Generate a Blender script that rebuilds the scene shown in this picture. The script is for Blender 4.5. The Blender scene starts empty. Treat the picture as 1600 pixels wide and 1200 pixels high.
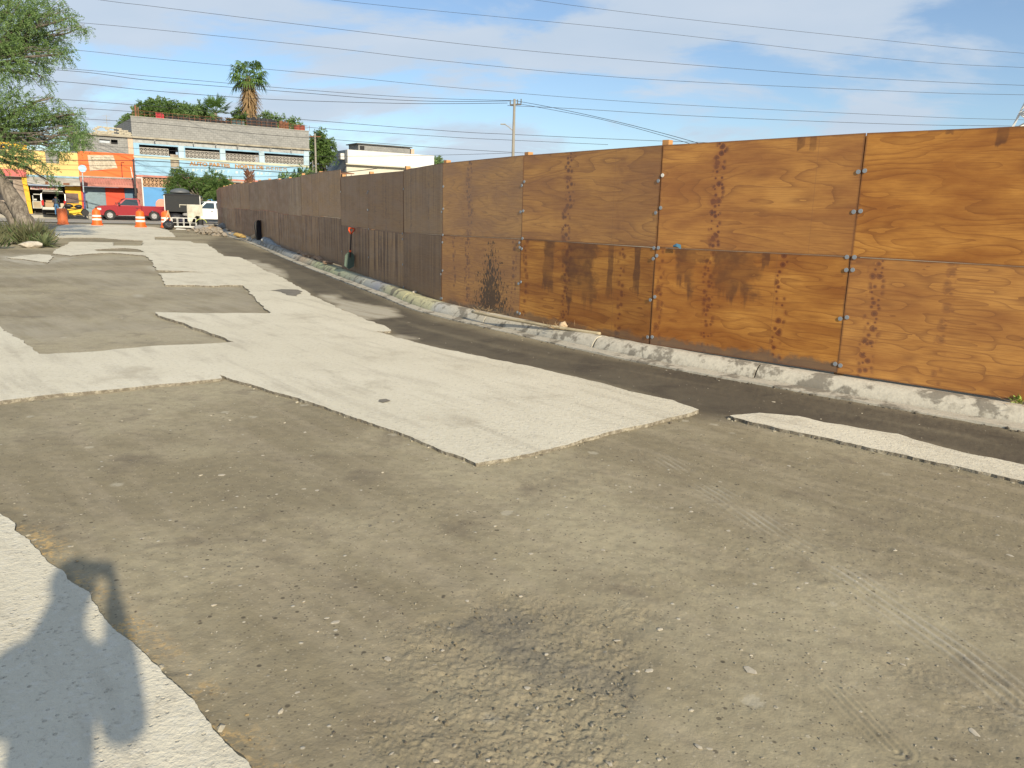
import bpy, bmesh, math, random
import numpy as np
from mathutils import Vector, Matrix
from mathutils.geometry import tessellate_polygon
random.seed(7); RNG = np.random.default_rng(7)
PI = math.pi
sc = bpy.context.scene
C = sc.collection

# ------------------------------------------------------------------ camera, world, sun, exposure
FPX = 1200.0                                   # focal length in pixels of the 1600 x 1200 photograph
CAMZ = 1.70
TH, RL = math.radians(12.524), math.radians(1.665)
F = Vector((0, math.cos(TH), -math.sin(TH))); U0 = Vector((0, math.sin(TH), math.cos(TH))); R0 = Vector((1, 0, 0))
R = math.cos(RL) * R0 + math.sin(RL) * U0
U = -math.sin(RL) * R0 + math.cos(RL) * U0
CP = Vector((0, 0, CAMZ))
camd = bpy.data.cameras.new('camera'); cam = bpy.data.objects.new('camera', camd); C.objects.link(cam)
cam.matrix_world = Matrix(((R.x, U.x, -F.x, 0), (R.y, U.y, -F.y, 0), (R.z, U.z, -F.z, CAMZ), (0, 0, 0, 1)))
camd.sensor_fit = 'HORIZONTAL'; camd.sensor_width = 36; camd.lens = 36 * FPX / 1600
camd.clip_start = 0.03; camd.clip_end = 3000
sc.camera = cam

SUN_EL = math.radians(23.5); SX, SY = 0.48, -0.877       # towards the sun, on the ground
world = bpy.data.worlds.new('World'); sc.world = world; world.use_nodes = True
wn = world.node_tree; wn.nodes.clear()
def wnode(t, **k):
    n = wn.nodes.new(t)
    for a, b in k.items(): setattr(n, a, b)
    return n
wl = wn.links.new
wo = wnode('ShaderNodeOutputWorld'); bg = wnode('ShaderNodeBackground'); wl(bg.outputs[0], wo.inputs[0])
sky = wnode('ShaderNodeTexSky', sky_type='NISHITA'); sky.sun_disc = False
sky.sun_elevation = SUN_EL; sky.sun_rotation = math.atan2(SX, SY)
sky.air_density = 1.0; sky.dust_density = 0.15; sky.ozone_density = 2.0
geo = wnode('ShaderNodeTexCoord'); sep = wnode('ShaderNodeSeparateXYZ'); wl(geo.outputs['Generated'], sep.inputs[0])
mx = wnode('ShaderNodeMath', operation='ADD'); mx.inputs[1].default_value = 0.22; wl(sep.outputs[2], mx.inputs[0])
mm = wnode('ShaderNodeMath', operation='MAXIMUM'); mm.inputs[1].default_value = 0.06; wl(mx.outputs[0], mm.inputs[0])
dx = wnode('ShaderNodeMath', operation='DIVIDE'); wl(sep.outputs[0], dx.inputs[0]); wl(mm.outputs[0], dx.inputs[1])
dy = wnode('ShaderNodeMath', operation='DIVIDE'); wl(sep.outputs[1], dy.inputs[0]); wl(mm.outputs[0], dy.inputs[1])
cmb = wnode('ShaderNodeCombineXYZ'); wl(dx.outputs[0], cmb.inputs[0]); wl(dy.outputs[0], cmb.inputs[1])
mp = wnode('ShaderNodeMapping'); mp.inputs['Location'].default_value = (3.4, 1.1, 0); mp.inputs['Rotation'].default_value = (0, 0, 0.35); mp.inputs['Scale'].default_value = (0.75, 1.0, 1)
wl(cmb.outputs[0], mp.inputs[0])
n1 = wnode('ShaderNodeTexNoise'); n1.inputs['Scale'].default_value = 1.7; n1.inputs['Detail'].default_value = 7; n1.inputs['Roughness'].default_value = 0.58; n1.inputs['Distortion'].default_value = 0.3
wl(mp.outputs[0], n1.inputs['Vector'])
# more cloud towards the west (left), thinner towards the east
wx = wnode('ShaderNodeMath', operation='MULTIPLY_ADD'); wl(sep.outputs[0], wx.inputs[0]); wx.inputs[1].default_value = -0.07; wl(n1.outputs['Fac'], wx.inputs[2])
cr = wnode('ShaderNodeMapRange', interpolation_type='SMOOTHSTEP'); wl(wx.outputs[0], cr.inputs[0])
cr.inputs[1].default_value = 0.43; cr.inputs[2].default_value = 0.57; cr.inputs[3].default_value = 0.14; cr.inputs[4].default_value = 0.92
n2 = wnode('ShaderNodeTexNoise'); n2.inputs['Scale'].default_value = 2.6; n2.inputs['Detail'].default_value = 6; wl(mp.outputs[0], n2.inputs['Vector'])
ccol = wnode('ShaderNodeMix', data_type='RGBA'); wl(n2.outputs['Fac'], ccol.inputs[0])
ccol.inputs[6].default_value = (4.0, 5.05, 6.3, 1); ccol.inputs[7].default_value = (5.9, 6.4, 7.1, 1)
skt = wnode('ShaderNodeMix', data_type='RGBA', blend_type='MULTIPLY'); skt.inputs[0].default_value = 1.0
wl(sky.outputs[0], skt.inputs[6]); skt.inputs[7].default_value = (0.92, 1.02, 1.14, 1)
cm = wnode('ShaderNodeMix', data_type='RGBA'); wl(cr.outputs[0], cm.inputs[0]); wl(skt.outputs[2], cm.inputs[6]); wl(ccol.outputs[2], cm.inputs[7])
wl(cm.outputs[2], bg.inputs[0]); bg.inputs[1].default_value = 0.09

sund = bpy.data.lights.new('sun', 'SUN'); sun = bpy.data.objects.new('sun', sund); C.objects.link(sun)
sund.energy = 5.0; sund.angle = math.radians(0.7); sund.color = (1.0, 0.88, 0.67)
sdir = Vector((SX * math.cos(SUN_EL), SY * math.cos(SUN_EL), math.sin(SUN_EL)))
sun.rotation_euler = sdir.to_track_quat('Z', 'Y').to_euler(); sun.location = sdir * 50
sc.view_settings.view_transform = 'Standard'; sc.view_settings.look = 'None'
sc.view_settings.exposure = 0.40; sc.view_settings.gamma = 1.0; sc.view_settings.use_curve_mapping = False

# ------------------------------------------------------------------ where things stand
GZ = ([-1e4, 13, 35, 50, 68, 1e4], [0, 0, .15, .17, .10, .10])
def gz(y): return float(np.interp(y, *GZ))
def ray(px, py): return F * FPX + R * (px - 800) - U * (py - 600)
def at(px, py, dz=0.0):
    "the place on the ground (dz above it) seen at a pixel of the photograph"
    v = ray(px, py); z = dz
    for _ in range(30):
        p = CP + v * ((z - CAMZ) / v.z) if v.z < 0 else CP + v * (60 / FPX)
        z = 0.5 * z + 0.5 * (gz(p.y) + dz)
    return p
def pt(px, py, zc): return CP + ray(px, py) * (zc / FPX)
def gpt(px, py, zc, dz=0):
    p = pt(px, py, zc); p.z = gz(p.y) + dz; return p

def vnoise(x, y, seed=0):
    xi = np.floor(x).astype(np.int64); yi = np.floor(y).astype(np.int64); xf = x - xi; yf = y - yi
    def h(a, b):
        n = (a * 374761393 + b * 668265263 + seed * 974634777) & 0xffffffff
        n = ((n ^ (n >> 13)) * 1274126177) & 0xffffffff
        return ((n ^ (n >> 16)) & 0xffff) / 65535.0
    u = xf * xf * (3 - 2 * xf); v = yf * yf * (3 - 2 * yf)
    return (h(xi, yi) * (1 - u) + h(xi + 1, yi) * u) * (1 - v) + (h(xi, yi + 1) * (1 - u) + h(xi + 1, yi + 1) * u) * v
def fbm(x, y, s, o=5, seed=0, g=0.55):
    t = 0; a = 1; n = 0
    for k in range(o):
        t = t + a * vnoise(x * s, y * s, seed + k * 17); n += a; a *= g; s *= 2.03
    return t / n - 0.5

# ------------------------------------------------------------------ mesh helpers
class MB:
    def __init__(s): s.v = []; s.f = []; s.mi = []; s.m = 0
    def add(s, vs, fs):
        b = len(s.v); s.v += [tuple(v) for v in vs]; s.f += [tuple(i + b for i in f) for f in fs]; s.mi += [s.m] * len(fs); return s
    def box(s, x0, x1, y0, y1, z0, z1):
        return s.add([(x0, y0, z0), (x1, y0, z0), (x1, y1, z0), (x0, y1, z0), (x0, y0, z1), (x1, y0, z1), (x1, y1, z1), (x0, y1, z1)],
                     [(0, 3, 2, 1), (4, 5, 6, 7), (0, 1, 5, 4), (1, 2, 6, 5), (2, 3, 7, 6), (3, 0, 4, 7)])
    def bar(s, a, b, w, h=None, up=(0, 0, 1)):
        a = Vector(a); b = Vector(b); h = h or w; d = (b - a).normalized(); u = Vector(up)
        if abs(d.dot(u)) > .98: u = Vector((1, 0, 0))
        x = d.cross(u).normalized(); y = x.cross(d)
        vs = [p + x * (i * w / 2) + y * (j * h / 2) for p in (a, b) for i, j in ((-1, -1), (1, -1), (1, 1), (-1, 1))]
        return s.add(vs, [(0, 1, 2, 3), (7, 6, 5, 4), (0, 4, 5, 1), (1, 5, 6, 2), (2, 6, 7, 3), (3, 7, 4, 0)])
    def tube(s, pts, rs, n=8, cap=True):
        pts = [Vector(p) for p in pts]
        if not hasattr(rs, '__len__'): rs = [rs] * len(pts)
        vs = []; px = None
        for i, p in enumerate(pts):
            d = (pts[min(i + 1, len(pts) - 1)] - pts[max(i - 1, 0)]).normalized()
            if px is None: px = d.orthogonal().normalized()
            px = (px - d * px.dot(d)).normalized(); py = d.cross(px)
            vs += [p + (px * math.cos(2 * PI * k / n) + py * math.sin(2 * PI * k / n)) * rs[i] for k in range(n)]
        fs = [(i * n + k, i * n + (k + 1) % n, (i + 1) * n + (k + 1) % n, (i + 1) * n + k) for i in range(len(pts) - 1) for k in range(n)]
        if cap: fs += [tuple(range(n))[::-1], tuple(range((len(pts) - 1) * n, len(pts) * n))]
        return s.add(vs, fs)
    def lathe(s, prof, n=16, c=(0, 0, 0), axis='z', cap=True):
        vs = []
        for r, z in prof:
            for k in range(n):
                a = 2 * PI * k / n; q = (r * math.cos(a), r * math.sin(a), z)
                if axis == 'y': q = (q[0], q[2], q[1])
                vs.append((q[0] + c[0], q[1] + c[1], q[2] + c[2]))
        fs = [(i * n + k, i * n + (k + 1) % n, (i + 1) * n + (k + 1) % n, (i + 1) * n + k) for i in range(len(prof) - 1) for k in range(n)]
        if cap: fs += [tuple(range(n))[::-1], tuple(range((len(prof) - 1) * n, len(prof) * n))]
        return s.add(vs, fs)
    def prism(s, poly, y0, y1, ax='y', inset=None):
        "polygon in (x,z) extruded along y; inset shrinks nothing, y may be a function pair"
        n = len(poly)
        f = lambda p, y: (p[0], y(p) if callable(y) else y, p[1])
        vs = [f(p, y0) for p in poly] + [f(p, y1) for p in poly]
        tr = tessellate_polygon([[Vector((p[0], p[1], 0)) for p in poly]])
        fs = [(a, b, c) for a, b, c in tr] + [(a + n, c + n, b + n) for a, b, c in tr] + [(i, (i + 1) % n, (i + 1) % n + n, i + n) for i in range(n)]
        return s.add(vs, fs)
    def rock(s, c, r, sq=(1, 1, .7), seed=0, sub=1):
        bm = bmesh.new(); bmesh.ops.create_icosphere(bm, subdivisions=sub, radius=1); rr = random.Random(seed)
        vs = [(c[0] + v.co.x * r * sq[0] * rr.uniform(.75, 1.15), c[1] + v.co.y * r * sq[1] * rr.uniform(.75, 1.15), c[2] + v.co.z * r * sq[2] * rr.uniform(.75, 1.15)) for v in bm.verts]
        fs = [tuple(v.index for v in f.verts) for f in bm.faces]; bm.free(); return s.add(vs, fs)
    def mesh(s, name, mats=None, fix=True, smooth=False):
        me = bpy.data.meshes.new(name); me.from_pydata(s.v, [], s.f)
        for m in (mats or []): me.materials.append(m)
        if len(mats or []) > 1: me.polygons.foreach_set('material_index', s.mi)
        if fix:
            bm = bmesh.new(); bm.from_mesh(me); bmesh.ops.recalc_face_normals(bm, faces=bm.faces); bm.to_mesh(me); bm.free()
        if smooth: me.polygons.foreach_set('use_smooth', [True] * len(me.polygons))
        me.update(); return me
    def build(s, name, mat, parent=None, smooth=False, bevel=0, fix=True, sharp=None):
        me = s.mesh(name, mat if isinstance(mat, (list, tuple)) else [mat], fix, smooth)
        o = bpy.data.objects.new(name, me); C.objects.link(o); o.parent = parent
        if bevel:
            b = o.modifiers.new('bevel', 'BEVEL'); b.width = bevel; b.segments = 2; b.limit_method = 'ANGLE'; b.angle_limit = math.radians(35)
        if smooth and sharp:
            me.set_sharp_from_angle(angle=math.radians(sharp))
        return o
def tag(o, label=None, cat=None, group=None, kind=None):
    if label: o['label'] = label
    if cat: o['category'] = cat
    if group: o['group'] = group
    if kind: o['kind'] = kind
    return o
def empty(name, loc, rz=0, label=None, cat=None, group=None):
    o = bpy.data.objects.new(name, None); C.objects.link(o); o.location = loc; o.rotation_euler = (0, 0, rz)
    return tag(o, label, cat, group)
def copy_tree(o, parent=None):
    c = o.copy(); C.objects.link(c); c.parent = parent
    for ch in o.children: copy_tree(ch, c)
    return c
def smoothpath(P, n=6):
    P = [Vector(p) for p in P]; out = []
    for i in range(len(P) - 1):
        a = P[max(i - 1, 0)]; b = P[i]; c = P[i + 1]; d = P[min(i + 2, len(P) - 1)]
        for k in range(n):
            t = k / n
            out.append(0.5 * ((2 * b) + (c - a) * t + (2 * a - 5 * b + 4 * c - d) * t * t + (3 * b - a - 3 * c + d) * t ** 3))
    out.append(P[-1]); return out

# ------------------------------------------------------------------ material helpers
class NT:
    def __init__(s, name):
        s.m = bpy.data.materials.new(name); s.m.use_nodes = True; s.t = s.m.node_tree; s.t.nodes.clear()
        s.out = s.n('ShaderNodeOutputMaterial'); s.b = s.n('ShaderNodeBsdfPrincipled'); s.t.links.new(s.b.outputs[0], s.out.inputs[0])
    def n(s, t, **k):
        x = s.t.nodes.new(t)
        for a, b in k.items(): setattr(x, a, b)
        return x
    def set(s, sock, v):
        if hasattr(v, 'links') or isinstance(v, bpy.types.NodeSocket): s.t.links.new(v, sock)
        elif v is not None:
            if isinstance(v, (tuple, list)) and len(v) == 3 and sock.type == 'RGBA': v = (*v, 1)
            sock.default_value = v
    def math(s, op, a, b=None, c=None, clamp=False):
        x = s.n('ShaderNodeMath', operation=op, use_clamp=clamp); s.set(x.inputs[0], a); s.set(x.inputs[1], b)
        if c is not None: s.set(x.inputs[2], c)
        return x.outputs[0]
    def mix(s, f, a, b, mode='MIX'):
        x = s.n('ShaderNodeMix', data_type='RGBA', blend_type=mode); s.set(x.inputs[0], f); s.set(x.inputs[6], a); s.set(x.inputs[7], b); return x.outputs[2]
    def rng(s, v, a, b, c=0.0, d=1.0, smooth=True):
        x = s.n('ShaderNodeMapRange'); x.interpolation_type = 'SMOOTHSTEP' if smooth else 'LINEAR'
        s.set(x.inputs[0], v)
        for i, q in enumerate((a, b, c, d)): s.set(x.inputs[i + 1], q)
        return x.outputs[0]
    def coord(s, kind='Object', scale=(1, 1, 1), rot=(0, 0, 0), loc=(0, 0, 0)):
        if kind == 'World': o = s.n('ShaderNodeNewGeometry').outputs['Position']
        else: o = s.n('ShaderNodeTexCoord').outputs[kind]
        r_ = s.n('ShaderNodeMapping'); s.set(r_.inputs[0], o); r_.inputs['Rotation'].default_value = rot; r_.inputs['Location'].default_value = loc
        m = s.n('ShaderNodeMapping'); s.set(m.inputs[0], r_.outputs[0]); m.inputs['Scale'].default_value = scale
        return m.outputs[0]
    def noise(s, vec, scale, detail=4, rough=.5, dist=0, out='Fac'):
        x = s.n('ShaderNodeTexNoise'); s.set(x.inputs['Vector'], vec); s.set(x.inputs['Scale'], scale); s.set(x.inputs['Detail'], detail); s.set(x.inputs['Roughness'], rough); s.set(x.inputs['Distortion'], dist)
        return x.outputs[out]
    def vor(s, vec, scale, feature='F1', out='Distance', rand=1.0):
        x = s.n('ShaderNodeTexVoronoi', feature=feature); s.set(x.inputs['Vector'], vec); s.set(x.inputs['Scale'], scale); s.set(x.inputs['Randomness'], rand); return x.outputs[out]
    def attr(s, name, typ='GEOMETRY', out='Fac'):
        x = s.n('ShaderNodeAttribute', attribute_name=name, attribute_type=typ); return x.outputs[out]
    def bump(s, h, strength=.5, dist=.01, nrm=None):
        x = s.n('ShaderNodeBump'); s.set(x.inputs['Height'], h); x.inputs['Strength'].default_value = strength; x.inputs['Distance'].default_value = dist
        if nrm is not None: s.set(x.inputs['Normal'], nrm)
        s.set(s.b.inputs['Normal'], x.outputs[0]); return x.outputs[0]
    def fin(s, col, rough=.8, metal=0, spec=None):
        s.set(s.b.inputs['Base Color'], col); s.set(s.b.inputs['Roughness'], rough); s.set(s.b.inputs['Metallic'], metal)
        if spec is not None: s.set(s.b.inputs['Specular IOR Level'], spec)
        return s.m
MATS = {}
def paint(name, col, rough=.6, metal=0, var=.18, scale=3, bump=0.0, spec=None, kind='Object', dirt=None):
    "a paint or plain stuff with mottling, fine grain and dirt"
    if name in MATS: return MATS[name]
    k = NT(name); v = k.coord(kind)
    n = k.noise(v, scale, 5, .6); n2 = k.noise(v, scale * 9, 3, .6)
    d = dirt or (col[0] * .55 + .02, col[1] * .53 + .018, col[2] * .5 + .015)
    f = k.math('MULTIPLY_ADD', k.rng(n, .35, .72), var * 2.2, k.math('MULTIPLY', n2, var), clamp=True)
    c = k.mix(f, col, d)
    if bump: k.bump(k.math('ADD', n2, k.noise(v, scale * 40, 2)), .6, bump)
    MATS[name] = k.fin(c, rough, metal, spec); return MATS[name]

# dirt of the dug-out road bed
def m_dirt():
    k = NT('packed_dirt'); v = k.coord('World')
    big = k.noise(v, .35, 5, .6); mid = k.noise(v, 1.7, 6, .62, .4); fine = k.noise(v, 16, 5, .65); tiny = k.noise(v, 90, 3, .6)
    sm = k.noise(k.coord('World', scale=(1.9, .16, 1), rot=(0, 0, -.75)), 3.2, 6, .6)      # smeared by the grader
    sm2 = k.noise(k.coord('World', scale=(2.4, .30, 1), rot=(0, 0, -1.25)), 4.0, 5, .6)
    c = k.mix(k.rng(big, .42, .60), (.240, .203, .130), (.365, .318, .212))
    c = k.mix(k.rng(sm, .42, .72, 0, .5), c, (.36, .305, .215))
    c = k.mix(k.rng(mid, .52, .74, 0, .7), c, (.150, .122, .088))
    c = k.mix(k.rng(sm2, .50, .72, 0, .18), c, (.135, .115, .085))
    c = k.mix(k.rng(fine, .35, .75, 0, .35), c, (.13, .11, .075))
    c = k.mix(k.rng(tiny, .55, .8, 0, .3), c, (.30, .265, .20))
    # small pale stones and dark crumbs pressed into the surface
    vc = k.n('ShaderNodeTexVoronoi'); k.set(vc.inputs['Vector'], k.coord('World')); vc.inputs['Scale'].default_value = 17
    pick = k.n('ShaderNodeSeparateColor'); k.set(pick.inputs[0], vc.outputs['Color'])
    st = k.math('MULTIPLY', k.rng(vc.outputs['Distance'], .10, .20, 1, 0), k.rng(pick.outputs[0], .90, .93))
    c = k.mix(k.math('MULTIPLY', st, .75), c, (.50, .46, .38))
    dk = k.math('MULTIPLY', k.rng(vc.outputs['Distance'], .12, .22, 1, 0), k.rng(pick.outputs[1], .86, .90))
    c = k.mix(k.math('MULTIPLY', dk, .7), c, (.045, .038, .03))
    v2 = k.n('ShaderNodeTexVoronoi'); k.set(v2.inputs['Vector'], k.coord('World', loc=(3, 7, 0))); v2.inputs['Scale'].default_value = 3.3
    p2 = k.n('ShaderNodeSeparateColor'); k.set(p2.inputs[0], v2.outputs['Color'])
    sp = k.math('MULTIPLY', k.rng(k.math('ADD', v2.outputs['Distance'], k.math('MULTIPLY', fine, .34)), .25, .33, 1, 0), k.rng(p2.outputs[0], .66, .72))
    c = k.mix(k.math('MULTIPLY', sp, .55), c, (.43, .39, .30))
    v3 = k.n('ShaderNodeTexVoronoi'); k.set(v3.inputs['Vector'], k.coord('World', loc=(1, 2, 0))); v3.inputs['Scale'].default_value = 58
    p3 = k.n('ShaderNodeSeparateColor'); k.set(p3.inputs[0], v3.outputs['Color'])
    c = k.mix(k.math('MULTIPLY', k.math('MULTIPLY', k.rng(v3.outputs['Distance'], .18, .34, 1, 0), k.rng(p3.outputs[0], .80, .86)), .55), c, (.42, .37, .28))
    c = k.mix(k.math('MULTIPLY', k.math('MULTIPLY', k.rng(v3.outputs['Distance'], .20, .36, 1, 0), k.rng(p3.outputs[1], .80, .86)), .6), c, (.06, .05, .038))
    # masks laid on the sheet: damp, pale film, loose clods, oil grey
    wet = k.attr('wet'); pale = k.attr('pale'); rough = k.attr('clod'); grey = k.attr('grey'); gold = k.attr('gold')
    wn_ = k.math('MULTIPLY', wet, k.rng(k.math('ADD', mid, k.math('MULTIPLY', fine, .35)), .38, .80, 1.0, .80))
    c = k.mix(wn_, c, (.066, .055, .042))
    c = k.mix(k.math('MULTIPLY', pale, k.rng(k.math('ADD', sm, k.math('MULTIPLY', fine, .3)), .40, .70, .25, 1)), c, (.40, .365, .29))
    c = k.mix(k.math('MULTIPLY', rough, k.rng(fine, .3, .65, .1, .6)), c, (.33, .28, .19))
    c = k.mix(k.math('MULTIPLY', grey, k.rng(fine, .3, .6, .25, .6)), c, (.16, .148, .122))
    c = k.mix(k.math('MULTIPLY', gold, k.rng(k.noise(v, 34, 4, .7), .46, .60)), c, (.58, .38, .15))
    h = k.math('ADD', k.math('MULTIPLY', fine, .75), k.math('MULTIPLY', tiny, .30))
    h = k.math('ADD', h, k.math('MULTIPLY', st, .4))
    h = k.math('ADD', h, k.math('MULTIPLY', k.math('MULTIPLY', rough, k.noise(v, 70, 5, .85)), 2.0))
    k.bump(h, .6, .010)
    return k.fin(c, .93, 0, .25)
def m_slab():
    k = NT('worn_concrete'); v = k.coord('World')
    big = k.noise(v, .5, 5, .6); mid = k.noise(v, 3, 6, .62); fine = k.noise(v, 22, 5, .68); tiny = k.noise(v, 75, 3, .6)
    st = k.noise(k.coord('World', scale=(1.6, .22, 1), rot=(0, 0, -.7)), 3.0, 6, .6)
    c = k.mix(k.rng(big, .3, .7), (.575, .53, .415), (.64, .595, .475))
    c = k.mix(k.rng(st, .48, .72, 0, .5), c, (.385, .345, .27))
    c = k.mix(k.rng(mid, .55, .78, 0, .3), c, (.41, .37, .295))
    # pores and exposed stones
    po = k.math('MULTIPLY', k.rng(fine, .52, .68), k.rng(tiny, .42, .62))
    c = k.mix(k.math('MULTIPLY', po, .62), c, (.20, .175, .14))
    vc = k.n('ShaderNodeTexVoronoi'); k.set(vc.inputs['Vector'], v); vc.inputs['Scale'].default_value = 42
    pick = k.n('ShaderNodeSeparateColor'); k.set(pick.inputs[0], vc.outputs['Color'])
    pit = k.math('MULTIPLY', k.rng(vc.outputs['Distance'], .14, .34, 1, 0), k.rng(pick.outputs[0], .84, .95))
    c = k.mix(k.math('MULTIPLY', pit, .28), c, (.17, .15, .12))
    c = k.mix(k.math('MULTIPLY', k.rng(pick.outputs[1], .8, .9), .25), c, (.68, .65, .57))
    c = k.mix(k.rng(k.noise(v, 1.1, 6, .65), .55, .72, 0, .45), c, (.33, .285, .21))
    stn = k.attr('stain'); c = k.mix(k.math('MULTIPLY', stn, k.rng(k.math('ADD', mid, k.math('MULTIPLY', stn, .35)), .50, .72)), c, (.13, .115, .092))
    # broken sides are darker stone
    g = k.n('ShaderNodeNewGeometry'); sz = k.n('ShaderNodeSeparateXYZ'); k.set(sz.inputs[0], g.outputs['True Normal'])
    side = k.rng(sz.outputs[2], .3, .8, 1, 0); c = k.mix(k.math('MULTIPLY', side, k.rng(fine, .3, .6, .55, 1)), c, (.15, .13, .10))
    h = k.math('SUBTRACT', k.math('MULTIPLY', fine, 1.2), k.math('MULTIPLY', pit, .8)); h = k.math('ADD', h, k.math('MULTIPLY', tiny, .5))
    k.bump(h, .8, .009)
    return k.fin(c, .92, 0, .25)
def m_curb():
    k = NT('painted_curb'); v = k.coord('World')
    mid = k.noise(v, 4, 6, .65); fine = k.noise(v, 25, 4, .65); low = k.noise(v, 1.6, 4, .6)
    col = k.attr('paint', out='Color')
    c = k.mix(k.rng(fine, .35, .7, 0, .35), col, (.30, .275, .23))
    wear = k.rng(k.math('ADD', mid, k.math('MULTIPLY', low, .6)), .80, .90)
    c = k.mix(k.math('MULTIPLY', wear, .80), c, (.15, .132, .105))
    c = k.mix(k.rng(k.noise(v, 9, 5, .7), .52, .70, 0, .45), c, (.22, .195, .15))
    cr_ = k.rng(k.math('ADD', k.vor(v, 1.1, 'DISTANCE_TO_EDGE'), k.math('MULTIPLY', fine, .02)), .012, .03, 1, 0)
    c = k.mix(k.math('MULTIPLY', cr_, k.rng(low, .5, .6, 0, .5)), c, (.12, .11, .09))
    k.bump(k.math('ADD', k.math('MULTIPLY', mid, 1.2), fine), .6, .007)
    return k.fin(c, .88, 0, .3)
def m_ply():
    "sealed pine plywood, rotary cut: u along the sheet (x), v up (z), metres from the sheet's centre"
    k = NT('sealed_plywood')
    tc = k.n('ShaderNodeTexCoord').outputs['Object']; sp = k.n('ShaderNodeSeparateXYZ'); k.set(sp.inputs[0], tc)
    u, w = sp.outputs[0], sp.outputs[2]
    A = lambda n: k.attr(n, 'OBJECT')
    seed = A('seed')
    def vec(su, sv, off=0.0, uu=None, vv=None):
        c = k.n('ShaderNodeCombineXYZ'); k.set(c.inputs[0], k.math('MULTIPLY', uu or u, su)); k.set(c.inputs[1], k.math('MULTIPLY', vv or w, sv)); k.set(c.inputs[2], k.math('ADD', seed, off)); return c.outputs[0]
    # the peel repeats up the sheet: fold v softly into a wave so the ovals stack
    per = A('rep')
    fold = k.math('MULTIPLY', k.math('SINE', k.math('MULTIPLY', w, k.math('DIVIDE', 6.2832, per))), .5)
    f0 = k.noise(vec(.45, 2.2), 1.0, 2, .45, .12)
    f1 = k.math('MULTIPLY', fold, k.math('SUBTRACT', k.noise(vec(1.7, .2, 5.0), 1.0, 1, .5), .38))
    field = k.math('ADD', k.math('MULTIPLY', k.math('MULTIPLY', f1, A('oval')), .55), k.math('MULTIPLY', f0, k.math('MULTIPLY_ADD', A('oval'), -.55, 1.0)))
    field = k.math('ADD', field, k.math('MULTIPLY', w, k.math('MULTIPLY_ADD', A('oval'), -.25, .30)))
    field = k.math('ADD', field, k.math('MULTIPLY', k.noise(vec(2.2, 9, 2.0), 1.0, 3, .6), .045))
    ring = k.math('FRACT', k.math('MULTIPLY', field, 17))
    line = k.math('POWER', k.math('SUBTRACT', 1, ring), 4.5)
    amt = k.rng(k.noise(vec(1.2, 2.2, 9.0), 1.0, 2), .30, .60, .25, 1.0); amt = k.math('MAXIMUM', amt, k.math('MULTIPLY', A('oval'), .85))
    fib = k.noise(vec(3.5, 110, 1.0), 1.0, 4, .65)
    tone = k.noise(vec(1.1, 3.4, 7.0), 1.0, 5, .6)
    c = k.mix(k.rng(tone, .3, .7), (.285, .100, .015), (.50, .225, .040))
    c = k.mix(k.math('MULTIPLY', k.rng(tone, .55, .75), .35), c, (.58, .29, .07))
    c = k.mix(k.math('MULTIPLY', k.math('MULTIPLY', line, amt), .72), c, (.165, .050, .008))
    c = k.mix(k.rng(fib, .42, .70, 0, .45), c, (.20, .070, .016))
    # veneer joints: faint vertical lines
    vj = k.math('ABSOLUTE', k.math('SUBTRACT', u, k.math('MULTIPLY', A('k2'), .83)))
    c = k.mix(k.rng(vj, .001, .005, .45, 0), c, (.20, .085, .03))
    # knots in columns
    def column(pos, wid, strength, sc, off):
        wob = k.math('MULTIPLY', k.math('SUBTRACT', k.noise(vec(0, 2.0, off), 1.0, 2), .5), .22)
        d = k.math('SUBTRACT', u, k.math('ADD', pos, wob))
        band = k.rng(k.math('ABSOLUTE', d), wid * .35, wid, 1, 0)
        q_ = k.n('ShaderNodeCombineXYZ'); k.set(q_.inputs[0], k.math('ADD', k.math('MULTIPLY', u, sc), k.math('MULTIPLY', seed, 3.7))); k.set(q_.inputs[1], k.math('ADD', k.math('MULTIPLY', w, sc * 1.15), off))
        x = k.n('ShaderNodeTexVoronoi', voronoi_dimensions='2D'); k.set(x.inputs['Vector'], q_.outputs[0]); x.inputs['Scale'].default_value = 1
        cc = k.n('ShaderNodeSeparateColor'); k.set(cc.inputs[0], x.outputs['Color'])
        rad = k.math('MULTIPLY_ADD', k.math('POWER', cc.outputs[0], 1.4), .40, .17)
        kn = k.rng(k.math('SUBTRACT', x.outputs['Distance'], rad), -.05, .05, 1, 0)
        halo = k.rng(k.math('SUBTRACT', x.outputs['Distance'], rad), 0, .35, 1, 0)
        core = k.rng(k.math('SUBTRACT', x.outputs['Distance'], k.math('MULTIPLY', rad, .45)), -.03, .04, 1, 0)
        g = k.math('MULTIPLY', band, strength)
        return k.math('MULTIPLY', kn, g), k.math('MULTIPLY', halo, g), k.math('MULTIPLY', core, g)
    for pos, wid, st, s_, off in ((A('k1'), .11, A('s1'), 13.5, 11.0), (A('k2'), .085, A('s2'), 11, 13.0), (A('k3'), .07, A('s3'), 9, 17.0)):
        kn, halo, core = column(pos, wid, st, s_, off)
        c = k.mix(k.math('MULTIPLY', halo, .40), c, (.26, .080, .018)); c = k.mix(k.math('MULTIPLY', kn, .85), c, (.110, .022, .008)); c = k.mix(k.math('MULTIPLY', core, .6), c, (.045, .012, .008))
    wob = k.math('MULTIPLY', k.math('SUBTRACT', k.noise(vec(0, 2.0, 11.0), 1.0, 2), .5), .22)
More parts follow.
